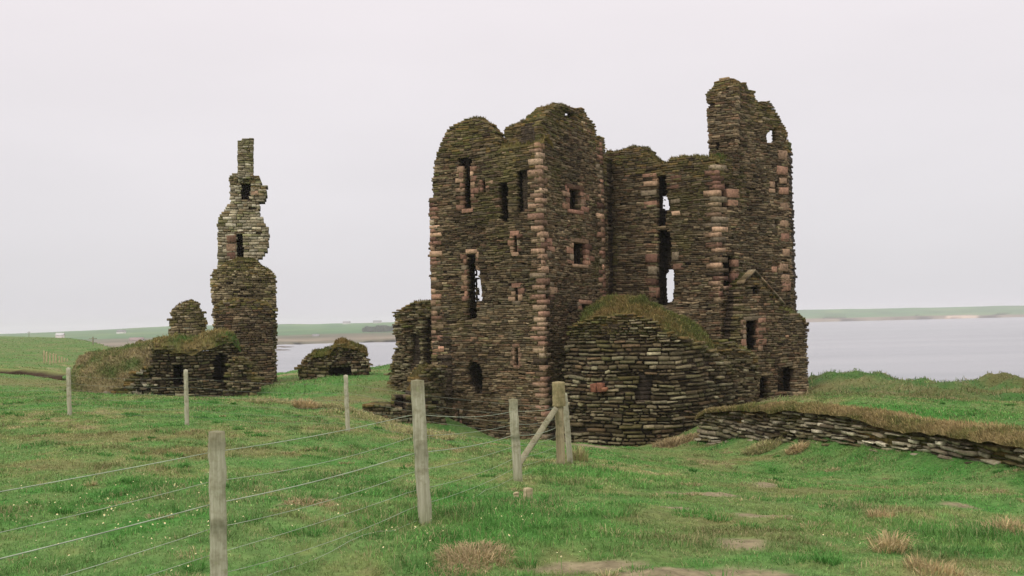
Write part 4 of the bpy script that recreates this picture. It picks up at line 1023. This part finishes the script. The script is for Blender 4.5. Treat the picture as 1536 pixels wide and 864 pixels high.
def far_land(px0, px1, prof, name, sd, cols):
    """prof(px) -> list of (Y, z, colour index) from the waterline inland."""
    n = 180; P = []; K_ = []
    xs = np.linspace(px0, px1, n); m_ = None
    for x in xs:
        pr = prof(x); m_ = len(pr)
        for j, (Y, z, ci) in enumerate(pr):
            Yj = Y + (vnoise(np.array([x * .05 + j * 7.7]), np.array([j * 3.1]), sd)[0] - .5) * 60 * (j > 0)
            zz = z + (vnoise(np.array([x * .03 + j]), np.array([j * 5.1]), sd + 1)[0] - .5) * (1.5 if 0 < j else 0)
            P.append([(x - CX) / F * Yj, Yj, zz])
            k = vnoise(np.array([x * .04]), np.array([j * 1.7]), sd + 2)[0]
            a, b = cols[ci]; K_.append(a + (b - a) * k)
    idx = np.arange(n * m_).reshape(n, m_)
    q = np.stack([idx[:-1, :-1], idx[1:, :-1], idx[1:, 1:], idx[:-1, 1:]], -1).reshape(-1, 4)
    mb = MB(); mb.add(P, q, col=np.array(K_)); o = mb.build(name, M_FAR); o['kind'] = 'structure'; return o
FC = [(S(112, 102, 84), S(132, 118, 98)), (S(72, 108, 62), S(104, 124, 72)), (S(84, 118, 72), S(60, 96, 56)), (S(104, 98, 78), S(90, 92, 68)), (S(216, 196, 172), S(206, 176, 150))]
def prof_r(x):
    s = np.interp(x, [1100, 1200, 1536, 2200], [2150, 2150, 2250, 2500]); t = np.interp(x, [1100, 1200, 1376, 1536, 2200], [13, 14.5, 13.5, 13.5, 18])
    c0 = 4 if 1418 < x < 1462 else 0
    return [(s, -15, c0), (s + 6, -8.5, c0), (s + 45, -7, 0 if x < 1460 else 1), (s + 60, -6, 1), (s + 120, 1, 2), (s + 200, 7, 1), (s + 330, t, 2), (s + 700, t - 6, 1)]
far_land(1080, 2300, prof_r, 'far_shore', 5, FC)
def prof_l(x):
    t = np.interp(x, [-900, 0, 75, 160, 255, 415, 500, 600, 760, 900], [-2, 0, 1.0, 4.6, 8.0, 6.6, 5.6, 5.2, 5, 5]); s = np.interp(x, [-900, 400, 600, 900], [700, 815, 845, 1000])
    return [(s, -15, 0), (s + 4, -13.2, 3), (s + 120, -12, 0), (s + 260, -10.5, 3), (s + 300, -9.5, 3), (s + 420, -8, 2), (s + 650, -4, 1), (s + 900, -.2 + .0 * t, 2), (s + 1200, t, 1), (s + 1600, t - 3, 2)]
far_land(-900, 900, prof_l, 'bay_shore', 9, FC)
mb = MB()
for px_, py_, L_, w_ in [(418, 520.5, 26, 3), (414, 525.5, 20, 2.2), (430, 521, 8, 1.5)]:
    a = at(px_, py_, 14 * 1500 / (py_ - (483.5 - (px_ - 768) * .0227)))
    n = 14; U = np.linspace(-L_ / 2, L_ / 2, n); V = []
    for i, u in enumerate(U):
        e = max(0.0, math.sin(math.pi * i / (n - 1))) ** .5
        for k in (-1, 0, 1): V.append([a[0] + u, a[1] + k * w_ * e + rng.normal(0, .3), -14.1 + (.75 * e * rng.uniform(.5, 1.2) if k == 0 else 0)])
    mb.add(V, [[i * 3 + k, (i + 1) * 3 + k, (i + 1) * 3 + k + 1, i * 3 + k + 1] for i in range(n - 1) for k in (0, 1)], col=S(92, 84, 74))
o = mb.build('tidal_rocks', M_FAR); o['kind'] = 'structure'

def house(px, py, Y, L, D_, H_, wall, roof, label, rot=0.1):
    a = at(px, py, Y); r = empty('farmhouse', a, label, 'house', 'farmhouses far across the bay'); r.rotation_euler.z = rot
    mb = MB(); l, d = L / 2, D_ / 2
    mb.add([[-l, -d, -1], [l, -d, -1], [l, d, -1], [-l, d, -1], [-l, -d, H_], [l, -d, H_], [l, d, H_], [-l, d, H_], [-l, 0, H_ + D_ * .38], [l, 0, H_ + D_ * .38]],
           [[0, 1, 5, 4], [1, 2, 6, 5], [2, 3, 7, 6], [3, 0, 4, 7]], [[4, 7, 8], [5, 9, 6]], wall)
    w = mb.build('house_wall', M_PLAIN, r); w.location = (0, 0, 0)
    mb = MB(); z = H_ + D_ * .38; o = .3
    for s in (-1, 1):
        mb.add([[-l - o, s * (d + o), H_ - .25], [l + o, s * (d + o), H_ - .25], [l + o, 0, z + .06], [-l - o, 0, z + .06], [-l - o, s * (d + o), H_ - .05], [l + o, s * (d + o), H_ - .05], [l + o, 0, z + .28], [-l - o, 0, z + .28]], BF, col=roof)
    rf = mb.build('roof', M_PLAIN, r); rf.location = (0, 0, 0)
house(90, 506.0, 900, 6.5, 5, 1.9, S(225, 220, 210), S(190, 190, 185), 'white farm building on the skyline above the green field', .2)
house(182, 500.5, 1500, 12, 7, 3, S(220, 215, 208), S(120, 118, 118), 'pale farmhouse on the far hillside left of the chimney tower', -.1)
house(205, 514.5, 1050, 14, 7, 3, S(200, 176, 160), S(140, 120, 112), 'long low farm building just above the grassy mound', .1)
house(474, 508, 1100, 7, 6, 2.6, S(226, 222, 214), S(130, 126, 124), 'tiny white cottage on the brown shore behind the small stub ruin', .1)
house(520, 487, 1950, 14, 8, 3.4, S(215, 210, 205), S(150, 146, 146), 'pale house on the skyline across the bay between the ruins', 0)
house(566, 485.5, 1980, 16, 8, 3.4, S(205, 200, 198), S(140, 138, 138), 'pale house on the far skyline nearest the castle', 0)
for px_, yb, yt, Y, lab in [(43.5, 505, 497, 330, 'thin utility pole on the skyline above the far left field'), (139.5, 521, 505, 150, 'dark utility pole at the edge of the green field left of the mound')]:
    b, t = at(px_, yb, Y), at(px_, yt, Y); gz = float(ground_z(b[0:1], b[1:2])[0]); gz = min(gz, b[2])
    o_ = empty('utility_pole', b, lab, 'pole')
    mb = MB(); bb = b.copy(); bb[2] = gz - .5; post_mesh(mb, bb, t, .22, .22, (.6, .58, .55), .8, True); mb.build('pole', M_WOOD, o_)
    mb = MB(); mb.add([t + np.array(v) for v in [[-.6, -.05, -.35], [.6, -.05, -.35], [.6, .05, -.35], [-.6, .05, -.35], [-.6, -.05, -.25], [.6, -.05, -.25], [.6, .05, -.25], [-.6, .05, -.25]]], BF, col=(.6, .58, .55)); mb.build('crossarm', M_WOOD, o_)
# dark plantation above the far side of the bay
mb = MB(); B = Blades()
n = 5000; px_ = rng.uniform(536, 650, n); Y = rng.uniform(1250, 1420, n); kk_ = vnoise(px_ * .12, Y * .02, 3) * np.clip((px_ - 536) / 14, 0, 1) > .36; px_ = px_[kk_]; Y = Y[kk_]; n = len(Y); X = (px_ - CX) / F * Y
zb = np.interp(Y, [1250, 1420], [-8.2, -5.2])
k = rng.random(n)[:, None]
B.add(np.stack([X, Y, zb], 1), rng.uniform(2, 4, n) + 5 * vnoise(px_ * .2, Y * .03, 6) * np.clip((px_ - 530) / 40, .2, 1), rng.uniform(1.2, 2.6, n), rng.uniform(0, 6.28, n), np.full(n, .15), S(62, 80, 58) * (1 - k) + S(90, 98, 74) * k); B.into(mb)
o = mb.build('far_woodland', M_GRASS); o['kind'] = 'stuff'

# ================================================================== AIR
m = bpy.data.materials.new('sea_haze'); m.use_nodes = True; nt = m.node_tree; nt.nodes.clear()
pv = nt.nodes.new('ShaderNodeVolumePrincipled'); pv.inputs['Color'].default_value = (.95, .95, .97, 1); pv.inputs['Density'].default_value = 0.00022; pv.inputs['Anisotropy'].default_value = 0.0
out = nt.nodes.new('ShaderNodeOutputMaterial'); nt.links.new(pv.outputs[0], out.inputs['Volume'])
mb = MB(); x0, x1, y0, y1, z0, z1 = -4200, 4200, -60, 3700, -18.5, 22
mb.add([[x0, y0, z0], [x1, y0, z0], [x1, y1, z0], [x0, y1, z0], [x0, y0, z1], [x1, y0, z1], [x1, y1, z1], [x0, y1, z1]], BF)
hz = mb.build('haze', m); hz['kind'] = 'stuff'

# ================================================================== SKY, SUN, CAMERA
sc = bpy.context.scene
SUN_EL, SUN_AZ = math.radians(46), math.radians(216)      # azimuth clockwise from +Y: behind the camera, to the left
w = bpy.data.worlds.new('World'); sc.world = w; w.use_nodes = True; nt = w.node_tree; nt.nodes.clear()
sky = nt.nodes.new('ShaderNodeTexSky'); sky.sky_type = 'NISHITA'; sky.sun_disc = False; sky.sun_elevation = SUN_EL; sky.sun_rotation = SUN_AZ
sky.air_density = 1.0; sky.dust_density = 4.0
tc = nt.nodes.new('ShaderNodeTexCoord'); sx = nt.nodes.new('ShaderNodeSeparateXYZ'); nt.links.new(tc.outputs['Generated'], sx.inputs[0])
z = math_(nt, 'MAXIMUM', sx.outputs[2], 0.0)
L = math_(nt, 'ADD', math_(nt, 'MULTIPLY', math_(nt, 'POWER', z, .8), .42), math_(nt, 'MULTIPLY', math_(nt, 'POWER', z, 4.0), 1.1))
mp = nt.nodes.new('ShaderNodeMapping'); mp.inputs['Scale'].default_value = (1.2, 1.2, 4.0); nt.links.new(tc.outputs['Generated'], mp.inputs[0])
cl = ramp(nt, noise(nt, 1.6, 4, .55, mp.outputs[0]), .3, .7, .965, 1.035)
cr_ = nt.nodes.new('ShaderNodeCombineXYZ')
for i, c0 in enumerate((.725, .712, .738)): nt.links.new(math_(nt, 'MULTIPLY', math_(nt, 'ADD', L, c0), cl), cr_.inputs[i])
warm = mixrgb(nt, ramp(nt, z, 0, .3), (1, 1, 1), (1.035, .985, .985), 'MIX')
over = mixrgb(nt, 1.0, cr_.outputs[0], warm, 'MULTIPLY')
bg1 = nt.nodes.new('ShaderNodeBackground'); bg1.inputs[1].default_value = 1.0; nt.links.new(over, bg1.inputs[0])
bg2 = nt.nodes.new('ShaderNodeBackground'); bg2.inputs[1].default_value = 0.1; nt.links.new(sky.outputs[0], bg2.inputs[0])
mx = nt.nodes.new('ShaderNodeMixShader'); mx.inputs[0].default_value = .06
nt.links.new(bg1.outputs[0], mx.inputs[1]); nt.links.new(bg2.outputs[0], mx.inputs[2])
wo = nt.nodes.new('ShaderNodeOutputWorld'); nt.links.new(mx.outputs[0], wo.inputs[0])

ld = bpy.data.lights.new('sun', 'SUN'); ld.energy = 1.3; ld.angle = math.radians(14); ld.color = (1, .96, .9)
lo = bpy.data.objects.new('sun', ld); C.objects.link(lo)
from mathutils import Vector, Matrix
ds = Vector((math.sin(SUN_AZ) * math.cos(SUN_EL), math.cos(SUN_AZ) * math.cos(SUN_EL), math.sin(SUN_EL)))
lo.rotation_euler = ds.to_track_quat('Z', 'Y').to_euler()

cd = bpy.data.cameras.new('camera'); cam = bpy.data.objects.new('camera', cd); C.objects.link(cam)
cd.sensor_width = 36; cd.lens = 36 * F / 1536; cd.clip_start = 0.05; cd.clip_end = 9000
cam.matrix_world = Matrix(((r_[0], u_[0], -f_[0], 0), (r_[1], u_[1], -f_[1], 0), (r_[2], u_[2], -f_[2], 0), (0, 0, 0, 1)))
sc.camera = cam
sc.view_settings.view_transform = 'Standard'; sc.view_settings.look = 'None'; sc.view_settings.exposure = 0; sc.view_settings.gamma = 1
sc.view_settings.use_curve_mapping = False
sc.cycles.use_denoising = True
sc.cycles.max_bounces = 6; sc.cycles.diffuse_bounces = 3; sc.cycles.volume_bounces = 1
